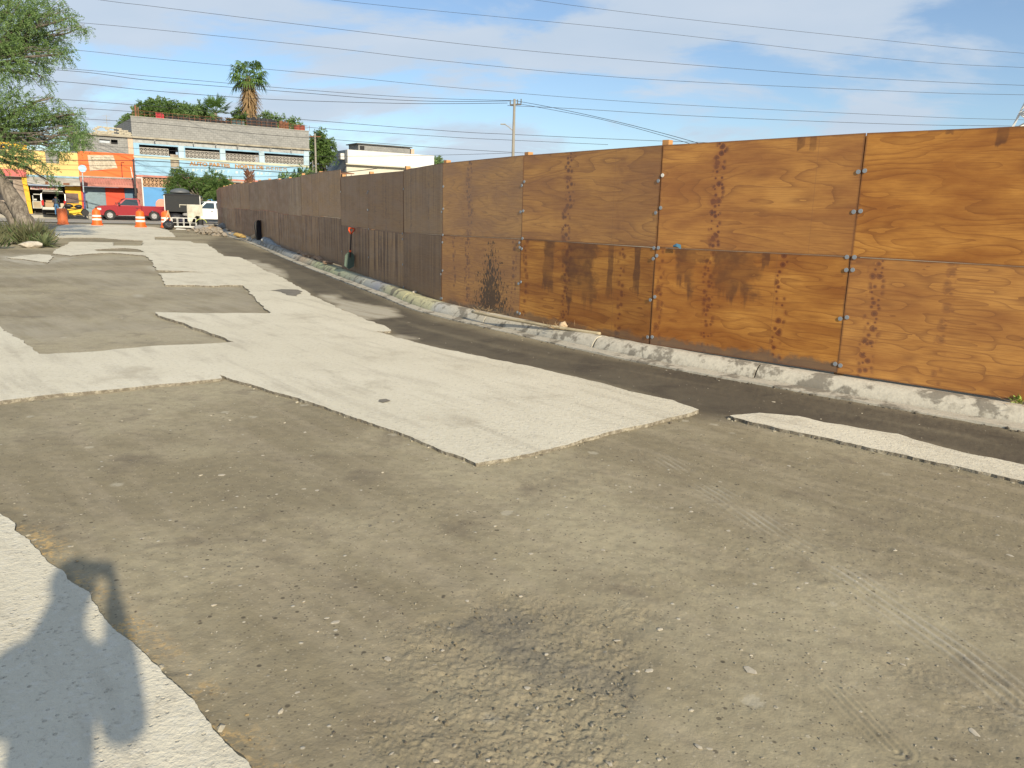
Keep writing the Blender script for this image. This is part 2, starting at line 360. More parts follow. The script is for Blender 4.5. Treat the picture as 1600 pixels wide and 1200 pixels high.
    bu = k.math('SUBTRACT', u, k.math('ADD', k.math('SUBTRACT', A('k1'), .03), wob)); bv = k.math('MULTIPLY', k.math('SUBTRACT', k.math('FRACT', k.math('ADD', k.math('DIVIDE', w, .43), k.math('MULTIPLY', seed, .37))), .5), .43)
    bd = k.math('SQRT', k.math('ADD', k.math('MULTIPLY', k.math('MULTIPLY', bu, bu), .55), k.math('MULTIPLY', bv, bv))); bd = k.math('ADD', bd, k.math('MULTIPLY', k.math('SUBTRACT', k.noise(vec(22, 22, 81.0), 1, 4, .7), .5), .035))
    bg_ = k.rng(A('s1'), .88, .95); c = k.mix(k.math('MULTIPLY', k.rng(bd, .022, .034, 1, 0), k.math('MULTIPLY', bg_, .9)), c, (.095, .020, .008)); c = k.mix(k.math('MULTIPLY', k.rng(bd, .03, .09, 1, 0), k.math('MULTIPLY', bg_, .45)), c, (.22, .065, .014))
    # greyer, duller sheets; the far ones have the grey of shade painted in
    c = k.mix(k.math('MULTIPLY', A('dull'), .8), c, k.mix(k.rng(fib, .4, .7), (.40, .31, .205), (.29, .215, .138)))
    # dark runs of water from the upper edge of the lower sheet
    top = k.math('SUBTRACT', .61, w)
    streak = k.noise(vec(6.5, .35, 21.0), 1.0, 3, .6); edge = k.noise(vec(5, 5, 23.0), 1.0, 4, .6)
    rm = None
    for a, b_, c_ in (('a1', 'w1', 'h1'), ('a2', 'w2', 'h2'), ('a3', 'w3', 'h3'), ('a4', 'w4', 'h4')):
        hgt = k.math('MAXIMUM', A(c_), .001)
        dd = k.math('ADD', k.math('ABSOLUTE', k.math('DIVIDE', k.math('SUBTRACT', u, A(a)), k.math('MAXIMUM', A(b_), .01))), k.math('MULTIPLY', k.math('SUBTRACT', edge, .5), 1.5))
        tt = k.math('DIVIDE', k.math('ADD', top, k.math('MULTIPLY', k.math('SUBTRACT', edge, .5), .22)), hgt)
        tt = k.math('ADD', tt, k.math('MULTIPLY', k.math('SUBTRACT', streak, .5), 1.7))
        q_ = k.math('MULTIPLY', k.math('MULTIPLY', k.rng(dd, .72, 1.08, 1, 0), k.rng(tt, .78, 1.02, 1, 0)), k.rng(A(c_), 0, .03))
        rm = q_ if rm is None else k.math('MAXIMUM', rm, q_)
    c = k.mix(k.math('MULTIPLY', rm, k.rng(k.noise(vec(4, 4, 61.0), 1.0, 3, .6), .35, .65, .40, .82)), c, (.10, .038, .014))
    # many narrow damp streaks on some sheets
    s2 = k.math('MULTIPLY', k.rng(k.noise(vec(7.5, .25, 31.0), 1.0, 3, .6), .46, .55), A('streaks'))
    s4 = k.math('MULTIPLY', k.rng(k.noise(vec(24, .12, 35.0), 1.0, 2, .6), .56, .66), k.math('MULTIPLY', A('streaks'), .8)); c = k.mix(k.math('MULTIPLY', s4, .7), c, (.075, .038, .026))
    s2 = k.math('MULTIPLY', s2, k.rng(k.math('ADD', top, k.math('MULTIPLY', k.noise(vec(9, .2, 33.0), 1, 2), .5)), .9, 1.35, 1, .25))
    c = k.mix(k.math('MULTIPLY', s2, .85), c, (.070, .032, .022))
    # black splashes
    spt = A('splash'); du = k.math('SUBTRACT', u, A('spu'))
    dens = k.math('MULTIPLY', spt, k.rng(k.math('ADD', k.math('ABSOLUTE', k.math('MULTIPLY', du, .95)), k.math('MULTIPLY', k.math('ADD', w, .61), A('spk'))), .12, .85, 1, 0))
    vd = k.noise(vec(34, 16, 41.0), 1.0, 2, .5)
    dots = k.rng(k.math('ADD', vd, k.math('MULTIPLY', dens, .30)), .66, .72)
    pool = k.rng(k.math('ADD', dens, k.math('MULTIPLY', k.math('SUBTRACT', k.noise(vec(8, 3, 43.0), 1, 5, .65), .5), 2.2)), .80, 1.05)
    dm = k.math('MULTIPLY', k.math('MAXIMUM', dots, pool), k.rng(spt, .05, .2)); dm = k.math('MULTIPLY', dm, k.rng(dens, .02, .12))
    c = k.mix(k.math('MULTIPLY', dm, .82), c, (.032, .026, .022))
    # mud at the foot of the lower sheets
    ft = k.math('ADD', k.math('ADD', w, .61), k.math('MULTIPLY', k.noise(vec(3.2, 3.2, 51.0), 1.0, 5, .7), -.30))
    md = k.math('MULTIPLY', k.rng(ft, -.09, -.02, 1, 0), A('mud'))
    c = k.mix(k.math('MULTIPLY', md, .8), c, (.10, .085, .068))
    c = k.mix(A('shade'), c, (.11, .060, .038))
    # edges of the sheet catch dirt
    ed = k.math('MINIMUM', k.math('SUBTRACT', 1.22, k.math('ABSOLUTE', u)), k.math('SUBTRACT', .61, k.math('ABSOLUTE', w)))
    c = k.mix(k.math('MULTIPLY', k.rng(k.math('ADD', ed, k.math('MULTIPLY', edge, .02)), .008, .035, 1, 0), .75), c, (.12, .05, .022))
    k.bump(k.math('ADD', k.math('MULTIPLY', line, -.3), k.math('MULTIPLY', fib, .6)), .35, .0025)
    return k.fin(c, k.rng(tone, .3, .7, .42, .60), 0, .45)
M = dict(dirt=m_dirt(), slab=m_slab(), curb=m_curb(), ply=m_ply())
def m_asphalt():
    k = NT('old_asphalt'); v = k.coord('World'); a = k.noise(v, .3, 5, .6); b = k.noise(v, 9, 4, .6)
    c = k.mix(k.rng(a, .3, .7), (.27, .25, .215), (.36, .335, .285)); c = k.mix(k.rng(b, .4, .8, 0, .4), c, (.10, .095, .085))
    k.bump(b, .4, .01); return k.fin(c, .9)
M['asphalt'] = m_asphalt()
def m_blocks(name, c1, c2, mortar, bw=.4, bh=.2, axis='xz'):
    k = NT(name); tc = k.n('ShaderNodeTexCoord').outputs['Object']; s_ = k.n('ShaderNodeSeparateXYZ'); k.set(s_.inputs[0], tc)
    cv = k.n('ShaderNodeCombineXYZ'); k.set(cv.inputs[0], k.math('ADD', s_.outputs[0], s_.outputs[1])); k.set(cv.inputs[1], s_.outputs[2])
    b = k.n('ShaderNodeTexBrick'); k.set(b.inputs['Vector'], cv.outputs[0]); b.inputs['Scale'].default_value = 1; b.inputs['Brick Width'].default_value = bw; b.inputs['Row Height'].default_value = bh
    b.inputs['Mortar Size'].default_value = .018; b.inputs['Color1'].default_value = (*c1, 1); b.inputs['Color2'].default_value = (*c2, 1); b.inputs['Mortar'].default_value = (*mortar, 1)
    n = k.noise(tc, 1.3, 6, .65); c = k.mix(k.rng(n, .45, .75, 0, .55), b.outputs['Color'], tuple(x * .45 for x in c1))
    k.bump(b.outputs['Fac'], -.5, .02); return k.fin(c, .9)
M['block'] = m_blocks('grey_blockwork', (.275, .275, .265), (.235, .235, .228), (.175, .175, .17))
M['redbrick'] = m_blocks('dark_red_brick', (.23, .06, .045), (.28, .08, .06), (.35, .25, .2), .25, .08)
def m_leaf(name, c1, c2, c3=None):
    k = NT(name); r = k.n('ShaderNodeNewGeometry').outputs['Random Per Island']
    v = k.coord('World'); n = k.noise(v, .9, 3)
    c = k.mix(r, c1, c2); c = k.mix(k.rng(n, .35, .7, 0, .6), c, c3 or c2)
    k.set(k.b.inputs['Base Color'], c); k.b.inputs['Roughness'].default_value = .55; k.b.inputs['Specular IOR Level'].default_value = .3
    tr = k.n('ShaderNodeBsdfTranslucent'); k.set(tr.inputs[0], k.mix(.5, c, c2)); ms = k.n('ShaderNodeMixShader'); ms.inputs[0].default_value = .35
    k.t.links.new(k.b.outputs[0], ms.inputs[1]); k.t.links.new(tr.outputs[0], ms.inputs[2]); k.t.links.new(ms.outputs[0], k.out.inputs[0]); return k.m
M['leaf'] = m_leaf('mesquite_leaf', (.10, .18, .06), (.20, .29, .09), (.15, .24, .095))
M['leaf_dark'] = m_leaf('dark_leaf', (.060, .125, .036), (.13, .20, .05))
M['leaf_palm'] = m_leaf('palm_leaf', (.07, .15, .04), (.14, .22, .05))
M['leaf_dead'] = m_leaf('dead_frond', (.30, .20, .10), (.42, .30, .17))
M['leaf_grey'] = m_leaf('dry_shrub_leaf', (.10, .12, .06), (.20, .19, .10), (.15, .15, .075))
M['agave'] = m_leaf('agave_leaf', (.11, .15, .07), (.20, .23, .11))
def m_bark(name, c1, c2):
    k = NT(name); v = k.coord('Object', scale=(1, 1, .25)); n = k.noise(v, 9, 6, .7, .6); n2 = k.noise(v, 2, 3)
    c = k.mix(k.rng(n, .35, .65), c1, c2); c = k.mix(k.rng(n2, .4, .7, 0, .5), c, c1); k.bump(n, 1, .05); return k.fin(c, .95)
M['bark'] = m_bark('bark', (.085, .070, .055), (.25, .215, .175))
G = lambda n, c, **k: paint(n, c, **k)

# ------------------------------------------------------------------ ground sheet
def px_poly(P, dz=0): return [at(x, y, dz) for x, y in P]
def inside(X, Y, poly):
    r = np.zeros(X.shape, bool); n = len(poly)
    for i in range(n):
        x1, y1 = poly[i][0], poly[i][1]; x2, y2 = poly[(i + 1) % n][0], poly[(i + 1) % n][1]
        if y1 == y2: continue
        c = ((y1 > Y) != (y2 > Y)) & (X < (x2 - x1) * (Y - y1) / (y2 - y1) + x1); r ^= c
    return r
def dist_poly(X, Y, poly, closed=True):
    d = np.full(X.shape, 1e9); n = len(poly)
    for i in range(n if closed else n - 1):
        ax, ay = poly[i][0], poly[i][1]; bx, by = poly[(i + 1) % n][0], poly[(i + 1) % n][1]
        vx, vy = bx - ax, by - ay; L = vx * vx + vy * vy + 1e-9
        t = np.clip(((X - ax) * vx + (Y - ay) * vy) / L, 0, 1); d = np.minimum(d, np.hypot(X - ax - t * vx, Y - ay - t * vy))
    return d
def soft(X, Y, poly, w):
    d = dist_poly(X, Y, poly); d = np.where(inside(X, Y, poly), d, -d); return np.clip(d / w + .5, 0, 1)

# outlines of what is left of the old concrete, traced on the road
MAIN = [(1090, 640), (1050, 625), (984, 611), (940, 598), (890, 586), (830, 573), (765, 560), (715, 549), (675, 541), (636, 531), (600, 521), (582, 517),
        (600, 518), (612, 517), (602, 510.5), (585, 504), (569, 497.5), (535, 484), (512, 473), (490, 462), (458, 443), (434, 430), (411, 420.5), (393, 410), (374, 401.4), (349.5, 400),
        (335, 388.7), (322, 380.6), (302, 379.5), (297, 376.5), (243, 374.5), (242, 370), (274, 370.5), (272, 366), (262, 359), (240, 354.5), (200, 352), (140, 350.5), (105, 350.5), (88, 354), (84, 366), (92, 372), (118, 371.2), (150, 371.5), (190, 374.5), (224, 376), (221.5, 384),
        (178, 383.5), (176, 378.6), (110, 377.5), (104, 382), (88, 389), (81, 396), (111, 399.4), (142, 396.2), (176, 394.8), (224, 399), (232, 403), (240, 413), (245, 422), (313, 424.5), (250, 427), (254, 437), (258, 445.4), (304, 445.4), (338, 446.5), (356, 445.2), (379, 446), (400, 466), (421, 489),
        (330, 489.3), (241, 487.5), (247, 492), (271, 500), (300, 510), (342, 524), (366, 534), (340, 536.3), (238, 540.2), (152, 548.6), (76, 553), (65, 552.4), (40, 538), (22, 525), (0, 512), (-120, 437), (-300, 440), (-420, 640),
        (-200, 648), (0, 626), (100, 614), (200, 606), (300, 596), (346, 591), (345, 586), (400, 603), (440, 614), (520, 640), (600, 667), (640, 681), (671, 694), (702, 708), (744, 724.5), (796, 715), (859, 701), (952, 675), (1030, 657), (1077, 646)]
HOLES = [[(147, 390), (153, 392.2), (200, 393.3), (227, 394), (216, 389.3), (195, 387.6), (175, 388.3)]]
STRIP = [(1142, 649), (1187, 643.5), (1249, 648.5), (1288, 659), (1350, 669), (1405, 677), (1437, 688), (1502, 705), (1600, 724), (1900, 800), (1980, 880), (1600, 751), (1519, 733), (1437, 715), (1372, 701), (1307, 686), (1242, 673), (1177, 659)]
NEAR = [(-60, 760), (0, 801), (23, 818), (24, 829), (52, 846), (77, 881), (94, 892), (140, 937), (175, 972), (217, 1014), (252, 1051), (297, 1095), (343, 1147), (388, 1189), (470, 1320), (500, 1420), (-300, 1420), (-900, 1000), (-600, 700)]
THIN = [(8, 402), (40, 405), (75, 410), (80, 404), (81, 398), (60, 396.5), (30, 400)]
def wpoly(P): return [(p.x, p.y) for p in px_poly(P)]
W_MAIN, W_HOLES, W_STRIP, W_NEAR, W_THIN = wpoly(MAIN), [wpoly(h) for h in HOLES], wpoly(STRIP), wpoly(NEAR), wpoly(THIN)

DIRT = -0.028
W_ROUGH = [wpoly([(600, 985), (690, 940), (790, 925), (900, 930), (960, 950), (1015, 1000), (1000, 1060), (1010, 1130), (1040, 1230), (700, 1230), (640, 1150), (700, 1090), (620, 1040)]),
           wpoly([(950, 925), (1000, 940), (1035, 972), (1010, 982), (965, 962)]), wpoly([(1390, 1030), (1440, 1040), (1455, 1062), (1400, 1062)]), wpoly([(1500, 1080), (1600, 1090), (1620, 1110), (1510, 1100)]),
           wpoly([(600, 1120), (680, 1110), (700, 1150), (640, 1190), (590, 1160)])]
W_GREY = [wpoly([(700, 960), (790, 930), (830, 985), (900, 1010), (980, 1030), (970, 1090), (860, 1070), (760, 1000)])]
BANDR = [(1700, 790), (1600, 730), (1502, 708), (1405, 680), (1288, 662), (1180, 648), (1095, 645), (984, 612), (890, 587), (765, 561), (636, 532), (560, 500), (490, 462), (411, 421), (350, 400), (322, 381), (345, 366), (420, 395), (500, 430), (580, 470), (640, 500), (760, 530), (900, 556), (1094, 590), (1281, 622), (1525, 672), (1700, 720)]
W_WET = wpoly(BANDR)
W_PALE = [wpoly([(490, 458), (520, 458), (545, 470), (600, 477), (636, 493), (600, 496), (572, 497), (550, 490), (520, 478)]), wpoly([(615, 521), (640, 521), (655, 527), (630, 526)]), wpoly([(355, 405), (400, 405), (450, 425), (440, 432), (390, 410)]),
          wpoly([(0, 398), (81, 397), (84, 410), (60, 412), (0, 405)]), wpoly([(85, 400), (110, 400), (100, 406), (82, 410)]), wpoly([(188, 419), (206, 419), (205, 422), (190, 421)]), wpoly([(228, 415), (242, 415), (244, 421), (232, 419)]), wpoly([(210, 458), (226, 459), (224, 462), (208, 461)])]
W_EDGE = wpoly([(0, 801), (23, 818), (24, 829), (52, 846), (77, 881), (94, 892), (140, 937), (175, 972), (217, 1014), (252, 1051), (297, 1095), (343, 1147), (388, 1189), (470, 1320)])
W_TRACK = wpoly([(1020, 705), (1130, 770), (1230, 838), (1320, 890), (1420, 955), (1500, 1010), (1600, 1090)])
W_TRACK2 = wpoly([(900, 830), (1000, 860), (1130, 930), (1300, 1060), (1400, 1160)])
nr1, nr2 = 430, 170
ys = np.concatenate([np.linspace(2800, 980, 60), np.linspace(960, 22, nr1), np.geomspace(21.5, 0.75, nr2)])
dist = CAMZ * FPX / ys
th = np.concatenate([np.linspace(-180, -44, 40)[:-1], np.linspace(-44, 44, 900), np.linspace(44, 180, 40)[1:-1]])
th = np.radians(th); A_, D_ = np.meshgrid(th, dist)
D_ = np.where(np.abs(A_) < 1.2, D_ / np.cos(np.clip(A_, -.8, .8)), D_)
X = D_ * np.sin(A_); Y = D_ * np.cos(A_)
Z = np.interp(Y, *GZ) + DIRT
near = np.clip(1.6 - D_ / 14, 0, 1); mid_ = np.clip(1.5 - D_ / 40, 0, 1)
Z += fbm(X * .8 + Y * .6, Y * .8 - X * .6, .35, 3, 3) * .03 * mid_ + fbm(X * .8 + Y * .6, Y * .8 - X * .6, 2.2, 4, 5) * .007 * mid_ + fbm(X, Y, 14, 4, 9) * .005 * near
rough = np.zeros_like(X)
for q in W_ROUGH: rough = np.maximum(rough, soft(X + fbm(X, Y, 3, 4, 11) * .35, Y + fbm(X, Y, 3, 4, 12) * .35, q, .16))
clod = fbm(X, Y, 9, 5, 21, .62); Z += rough * (.024 * clod + .008 * np.abs(fbm(X, Y, 34, 3, 23)) * 2 + .007 * fbm(X, Y, 75, 2, 25) - .004)
loose = np.clip((fbm(X, Y, .8, 4, 61) - .06) * 8, 0, 1) * near; Z += loose * .004 * np.abs(fbm(X, Y, 22, 3, 63)) * 2
TR = np.zeros_like(X)
for q, ww in ((W_TRACK, .17), (W_TRACK2, .10)):
    d = dist_poly(X, Y, q, False); TR = np.maximum(TR, np.where(d < ww, np.clip(np.cos(d / ww * PI * 7), 0, 1) * (1 - d / ww) * .8 * (ww > .15) * np.clip(vnoise(X * 4, Y * 4, 5) * 2 - .5, 0, 1), 0)); Z += np.where(d < ww, np.cos(d / ww * PI * 7) * .003 * (1 - d / ww), 0) * (.8 + fbm(X, Y, 12, 2, 77))
wet = soft(X + fbm(X, Y, .9, 3, 31) * .3, Y + fbm(X, Y, .9, 3, 32) * .3, W_WET, .5)
wet *= np.clip(1.25 - D_ / 60, .5, 1)
FR = [(p.x, p.y) for p in (at(x_, y_) for x_, y_ in ((1700, 728), (1525, 668), (1375, 644), (1187, 608), (1094, 587), (1000, 573), (900, 556), (760, 527), (640, 497), (500, 430), (420, 395)))]
dg_ = dist_poly(X, Y, FR, False); wet = np.maximum(wet, np.clip(1.25 - dg_ / .55, 0, 1)); Z += np.where(dg_ < .5, fbm(X, Y, 20, 4, 83) * .012 * near, 0)
pale = np.zeros_like(X)
for q in W_PALE: pale = np.maximum(pale, soft(X + fbm(X, Y, 1.2, 4, 41) * .5, Y + fbm(X, Y, 1.2, 4, 42) * .5, q, .2))
wet = wet * (1 - pale * .9)
W_DUST = wpoly([(-200, 440), (65, 553), (366, 534), (241, 487), (421, 489), (379, 446), (250, 437), (232, 400), (120, 397), (0, 395), (-300, 400)])
pale = np.maximum(pale, soft(X, Y, W_DUST, .3) * (.32 + .9 * fbm(X, Y, .6, 4, 91))); pale = np.clip(pale, 0, 1)
pale = np.maximum(pale, TR)
grey = np.zeros_like(X)
for q in W_GREY: grey = np.maximum(grey, soft(X + fbm(X, Y, 4, 4, 51) * .3, Y + fbm(X, Y, 4, 4, 52) * .3, q, .12))
de = dist_poly(X, Y, W_EDGE, False); gold = np.clip(1 - de / .16, 0, 1) * np.clip((fbm(X, Y, 5, 3, 71) + .12) * 5, 0, 1)
Z += np.clip(1 - de / .09, 0, 1) * .012 * (fbm(X, Y, 18, 3, 73) + .5)
nR, nC = X.shape
idx = np.arange(nR * nC).reshape(nR, nC); nx_ = np.roll(idx, -1, axis=1)
faces = np.stack([idx[:-1], nx_[:-1], nx_[1:], idx[1:]], -1).reshape(-1, 4)[:, ::-1]
me = bpy.data.meshes.new('ground'); me.vertices.add(nR * nC + 1); co = np.empty((nR * nC + 1, 3), np.float32)
co[:-1, 0] = X.ravel(); co[:-1, 1] = Y.ravel(); co[:-1, 2] = Z.ravel(); co[-1] = (0, 0, DIRT)
tris = [(int(idx[0, (i + 1) % nC]), int(idx[0, i]), nR * nC) for i in range(nC)]
tris = [t[::-1] if 0 else t for t in tris]
me.vertices.foreach_set('co', co.ravel())
loops = np.concatenate([faces.ravel(), np.array(tris).ravel()]); nq, nt = len(faces), len(tris)
me.loops.add(len(loops)); me.loops.foreach_set('vertex_index', loops.astype(np.int32)); me.polygons.add(nq + nt)
me.polygons.foreach_set('loop_start', np.concatenate([np.arange(nq) * 4, nq * 4 + np.arange(nt) * 3]).astype(np.int32))
me.polygons.foreach_set('use_smooth', [True] * (nq + nt)); me.update(calc_edges=True)
for nm, a in (('wet', wet), ('pale', pale), ('clod', rough), ('grey', grey), ('gold', gold)):
    at_ = me.attributes.new(nm, 'FLOAT', 'POINT'); at_.data.foreach_set('value', np.append(a.ravel(), 0).astype(np.float32))
me.materials.append(M['dirt']); ground = bpy.data.objects.new('ground', me); C.objects.link(ground); tag(ground, 'brown packed dirt of the dug-up road', kind='structure')
def dirt_z(x, y): return gz(y) + DIRT

# ------------------------------------------------------------------ remains of the concrete surface
def jag(poly, step_near, amp, seed):
    out = []; rr = np.random.default_rng(seed); n = len(poly)
    for i in range(n):
        a = np.array(poly[i]); b = np.array(poly[(i + 1) % n]); L = np.hypot(*(b - a)); d = np.hypot(*((a + b) / 2))
        st = max(step_near, d * .006); m = max(1, min(160, int(L / st)))
        nrm = np.array([-(b - a)[1], (b - a)[0]]) / (L + 1e-9)
        for k in range(m):
            t = k / m; p = a + (b - a) * t; am = amp * min(2.2, max(1, d / 8)) * min(1, L / .3)
            w = fbm(np.array([p[0]]), np.array([p[1]]), 3.5, 5, seed, .65)[0] * 3.0
            out.append(tuple(p + nrm * am * w))
    return out
def slab(name, poly, holes, top, thick, label, amp=.035, step=.02, seed=1, stains=()):
    loops = [jag(poly, step, amp, seed)] + [jag(h, step, amp * .5, seed + 3) for h in holes]
    area = lambda p: sum(p[i][0] * p[(i + 1) % len(p)][1] - p[(i + 1) % len(p)][0] * p[i][1] for i in range(len(p)))
    if area(loops[0]) < 0: loops[0] = loops[0][::-1]
    loops = [loops[0]] + [h[::-1] if area(h) > 0 else h for h in loops[1:]]
    rr = random.Random(seed); vs = []; fs = []; flat = [p for l in loops for p in l]; n = len(flat)
    # the top sheet is cut by a net of points so that it carries gentle unevenness
    bm = bmesh.new(); tv = [bm.verts.new((p[0], p[1], 0)) for p in flat]
    for t in tessellate_polygon([[Vector((x, y, 0)) for x, y in l] for l in loops]):
        try: bm.faces.new([tv[i] for i in t])
        except ValueError: pass
    bmesh.ops.recalc_face_normals(bm, faces=bm.faces)
    xs = [p[0] for p in flat]; ys_ = [p[1] for p in flat]
    yl = min(ys_); cuts = []
    y = max(yl, .5)
    while y < max(ys_): cuts.append(y); y += max(.12, y * .02)
    for y in cuts: bmesh.ops.bisect_plane(bm, geom=bm.verts[:] + bm.edges[:] + bm.faces[:], plane_co=(0, y, 0), plane_no=(0, 1, 0))
    for a in np.linspace(-1.0, 1.0, 60):
        bmesh.ops.bisect_plane(bm, geom=bm.verts[:] + bm.edges[:] + bm.faces[:], plane_co=(0, 0, 0), plane_no=(math.cos(a * .8), -math.sin(a * .8), 0))
    bmesh.ops.triangulate(bm, faces=bm.faces)
    bnd = [e for e in bm.edges if len(e.link_faces) == 1]
    for v in bm.verts:
        v.co.z = gz(v.co.y) + top + float(fbm(np.array([v.co.x]), np.array([v.co.y]), 1.3, 3, 8)[0]) * .003
    ext = bmesh.ops.extrude_edge_only(bm, edges=bnd)['geom']
    for v in ext:
        if isinstance(v, bmesh.types.BMVert):
            v.co.z -= thick; v.co.x += rr.uniform(-.012, .012); v.co.y += rr.uniform(-.012, .012)
    bmesh.ops.recalc_face_normals(bm, faces=bm.faces)
    me = bpy.data.meshes.new(name); bm.to_mesh(me); bm.free(); me.materials.append(M['slab'])
    up = sum(p.normal.z * p.area for p in me.polygons)
    if up < 0: me.flip_normals()
    o = bpy.data.objects.new(name, me); C.objects.link(o); tag(o, label, kind='structure')
    return o
slab_main = slab('road_pavement', W_MAIN, W_HOLES, 0, .07, 'pale worn concrete left standing down the middle of the road', amp=.03, seed=1)
slab('road_pavement', W_STRIP, [], -.004, .06, 'narrow pale concrete strip beside the curb, near right', amp=.035, seed=5)
slab('road_pavement', W_NEAR, [], .004, .08, 'pale pitted concrete at the photographer\'s feet, lower left corner', amp=.028, seed=9, step=.012)
slab('road_pavement', W_THIN, [], -.008, .04, 'small scrap of pale concrete near the shrubs', amp=.03, seed=12)
# damp stains soaked into the concrete: a mask on the mesh would be too coarse, so thin sheets of their own
def stain_sheet(P, dz, col, label, seed):
    w = jag(wpoly(P), .02, .03, seed); vs = [(x, y, gz(y) + dz + float(fbm(np.array([x]), np.array([y]), 1.3, 3, 8)[0]) * .003) for x, y in w]
    m = MB(); m.v = vs; m.f = [t for t in tessellate_polygon([[Vector((a, b, 0)) for a, b, c in vs]])]; m.mi = [0] * len(m.f)
    me = m.mesh('wet_patch', [col], True)
    if sum(p.normal.z for p in me.polygons) < 0: me.flip_normals()
    o = bpy.data.objects.new('wet_patch', me); C.objects.link(o); return tag(o, label, kind='structure')
damp = paint('damp_concrete', (.19, .17, .135), rough=.8, var=.3, scale=2, kind='World', bump=.004)
stain_sheet([(423, 454), (440, 452), (466, 453), (471, 458), (463, 463), (447, 461), (441, 457)], .006, damp, 'dark damp patch on the pale concrete', 31)
stain_sheet([(593, 625), (603, 624), (610, 627), (599, 630), (592, 628)], .006, damp, 'small dark spot on the pale concrete', 33)

# ------------------------------------------------------------------ fence line
BZ = .14
jp = [at(1309, 582, BZ), at(1017, 535, BZ), at(813, 495, BZ), at(692, 469, BZ), at(632.5, 449, BZ)]
far = [at(632.5, 449, BZ), at(543, 420, BZ), at(467, 395, BZ), at(424, 379, BZ), at(392, 369.5, BZ), at(364, 362, BZ), at(341, 351.5, BZ)]
d0 = (jp[0] - jp[1]); d0.z = 0; d0.normalize()
right = [jp[0] + d0 * 2.44 + Vector((.0, .12, 0))]; d1 = (right[0] - jp[0]).normalized(); right.append(right[0] + d1 * 2.44 + Vector((0, .12, 0))); right.append(right[1] + d1 * 2.44)
J = [Vector((p.x, p.y, 0)) for p in right[::-1] + jp]
curve = smoothpath([Vector((p.x, p.y, 0)) for p in far], 24)
cur = J[-1]; i = 0
while i < len(curve):
    if (curve[i] - cur).length >= 2.44: J.append(curve[i].copy()); cur = curve[i]
    i += 1
if (curve[-1] - cur).length > .8: J.append(curve[-1])
NSEG = len(J) - 1; S0 = 3                       # J[3] is the seam at pixel 1309
fence = empty('plywood_fence', (jp[0].x, jp[0].y, BZ), 0, 'long orange-brown plywood hoarding two sheets high behind the curb', 'fence')
def local(o, parent): o.matrix_parent_inverse = parent.matrix_world.inverted()
bpy.context.view_layer.update()
sheet = MB().box(-1.218, 1.218, -.008, .008, -.609, .609).mesh('plywood_sheet', [M['ply']])
PROPS = dict(seed=0., rep=.2, oval=.4, k1=-.5, k2=.3, k3=.9, s1=0., s2=0., s3=0., dull=0., a1=0., w1=.1, h1=0., a2=0., w2=.1, h2=0., a3=0., w3=.1, h3=0., a4=0., w4=.1, h4=0., streaks=0., splash=0., spu=.3, spk=.7, mud=0., shade=0.)
# per seam span (1 = farthest right), lower and upper sheets; u runs from the left end to the right end as seen from the road
SPEC = {
 ('U', 2): dict(seed=3.1, oval=.15, k3=.62, s3=.0, k1=1.0, s1=.0, k2=.95, s2=.8, a1=.0, w1=.05, h1=.16, a2=-.45, w2=.04, h2=.05),
 ('L', 2): dict(seed=8.4, oval=1.1, rep=.205, k1=-.92, s1=.75, k2=.6, s2=.9, k3=-.25, s3=.35, dull=.12),
 ('U', 3): dict(seed=1.7, oval=.10, k1=-.42, s1=1.0, k2=.9, s2=.0, a1=.55, w1=.04, h1=.14, a2=.68, w2=.04, h2=.2, dull=.12),
 ('L', 3): dict(seed=5.2, oval=.8, rep=.21, k1=-.42, s1=.55, k2=.50, s2=.75, k3=-1.12, s3=.5, a1=-.77, w1=.15, h1=.52, a2=-.10, w2=.32, h2=.56, a3=-.52, w3=.10, h3=.16, mud=.9, a4=.28, w4=.05, h4=.22),
 ('U', 4): dict(seed=2.4, oval=.10, k1=-.28, s1=1.0, k2=.62, s2=.15, dull=.25),
 ('L', 4): dict(seed=6.6, oval=.7, rep=.2, k1=-.25, s1=.6, k2=.72, s2=.55, k3=-1.1, s3=.5, a1=-.62, w1=.12, h1=.62, a2=-.02, w2=.33, h2=.78, a3=.52, w3=.05, h3=.66, a4=.95, w4=.05, h4=.58, mud=.7),
 ('U', 5): dict(seed=4.9, oval=.10, k1=-.32, s1=1.0, k2=.6, s2=.0, dull=.45),
 ('L', 5): dict(seed=9.3, oval=.7, rep=.2, k1=-.35, s1=.8, k2=1.05, s2=.8, k3=-.8, s3=.7, dull=.30, splash=1.0, spu=.40, spk=.45, mud=.8),
}
POSTM = paint('post_timber', (.50, .25, .085), rough=.6, var=.25)
GREYW = paint('zinc_washer', (.30, .33, .36), rough=.5, metal=.3, var=.1); WHITW = paint('white_washer', (.72, .72, .68), rough=.6, var=.1); SCREW = paint('dark_screw', (.05, .05, .05), rough=.5)
washer_me = MB(); washer_me.m = 0; washer_me.lathe([(.006, -.003), (.022, -.003), (.023, 0), (.020, .004), (.006, .005)], 14, axis='y'); washer_me.m = 1; washer_me.lathe([(.009, -.002), (.010, .007), (.004, .009)], 8, axis='y')
wm_g = washer_me.mesh('washer', [GREYW, SCREW]); wm_w = washer_me.mesh('washer', [WHITW, SCREW])
tops_px = {3: (1355, 208), 4: (1031, 227), 5: (828, 243), 6: (694, 255), 7: (632.5, 265.5)}
rf = random.Random(5)
def topz(s):
    if s in tops_px:
        v = ray(*tops_px[s]); return CAMZ + v.z / math.hypot(v.x, v.y) * math.hypot(J[s].x, J[s].y)
    return None
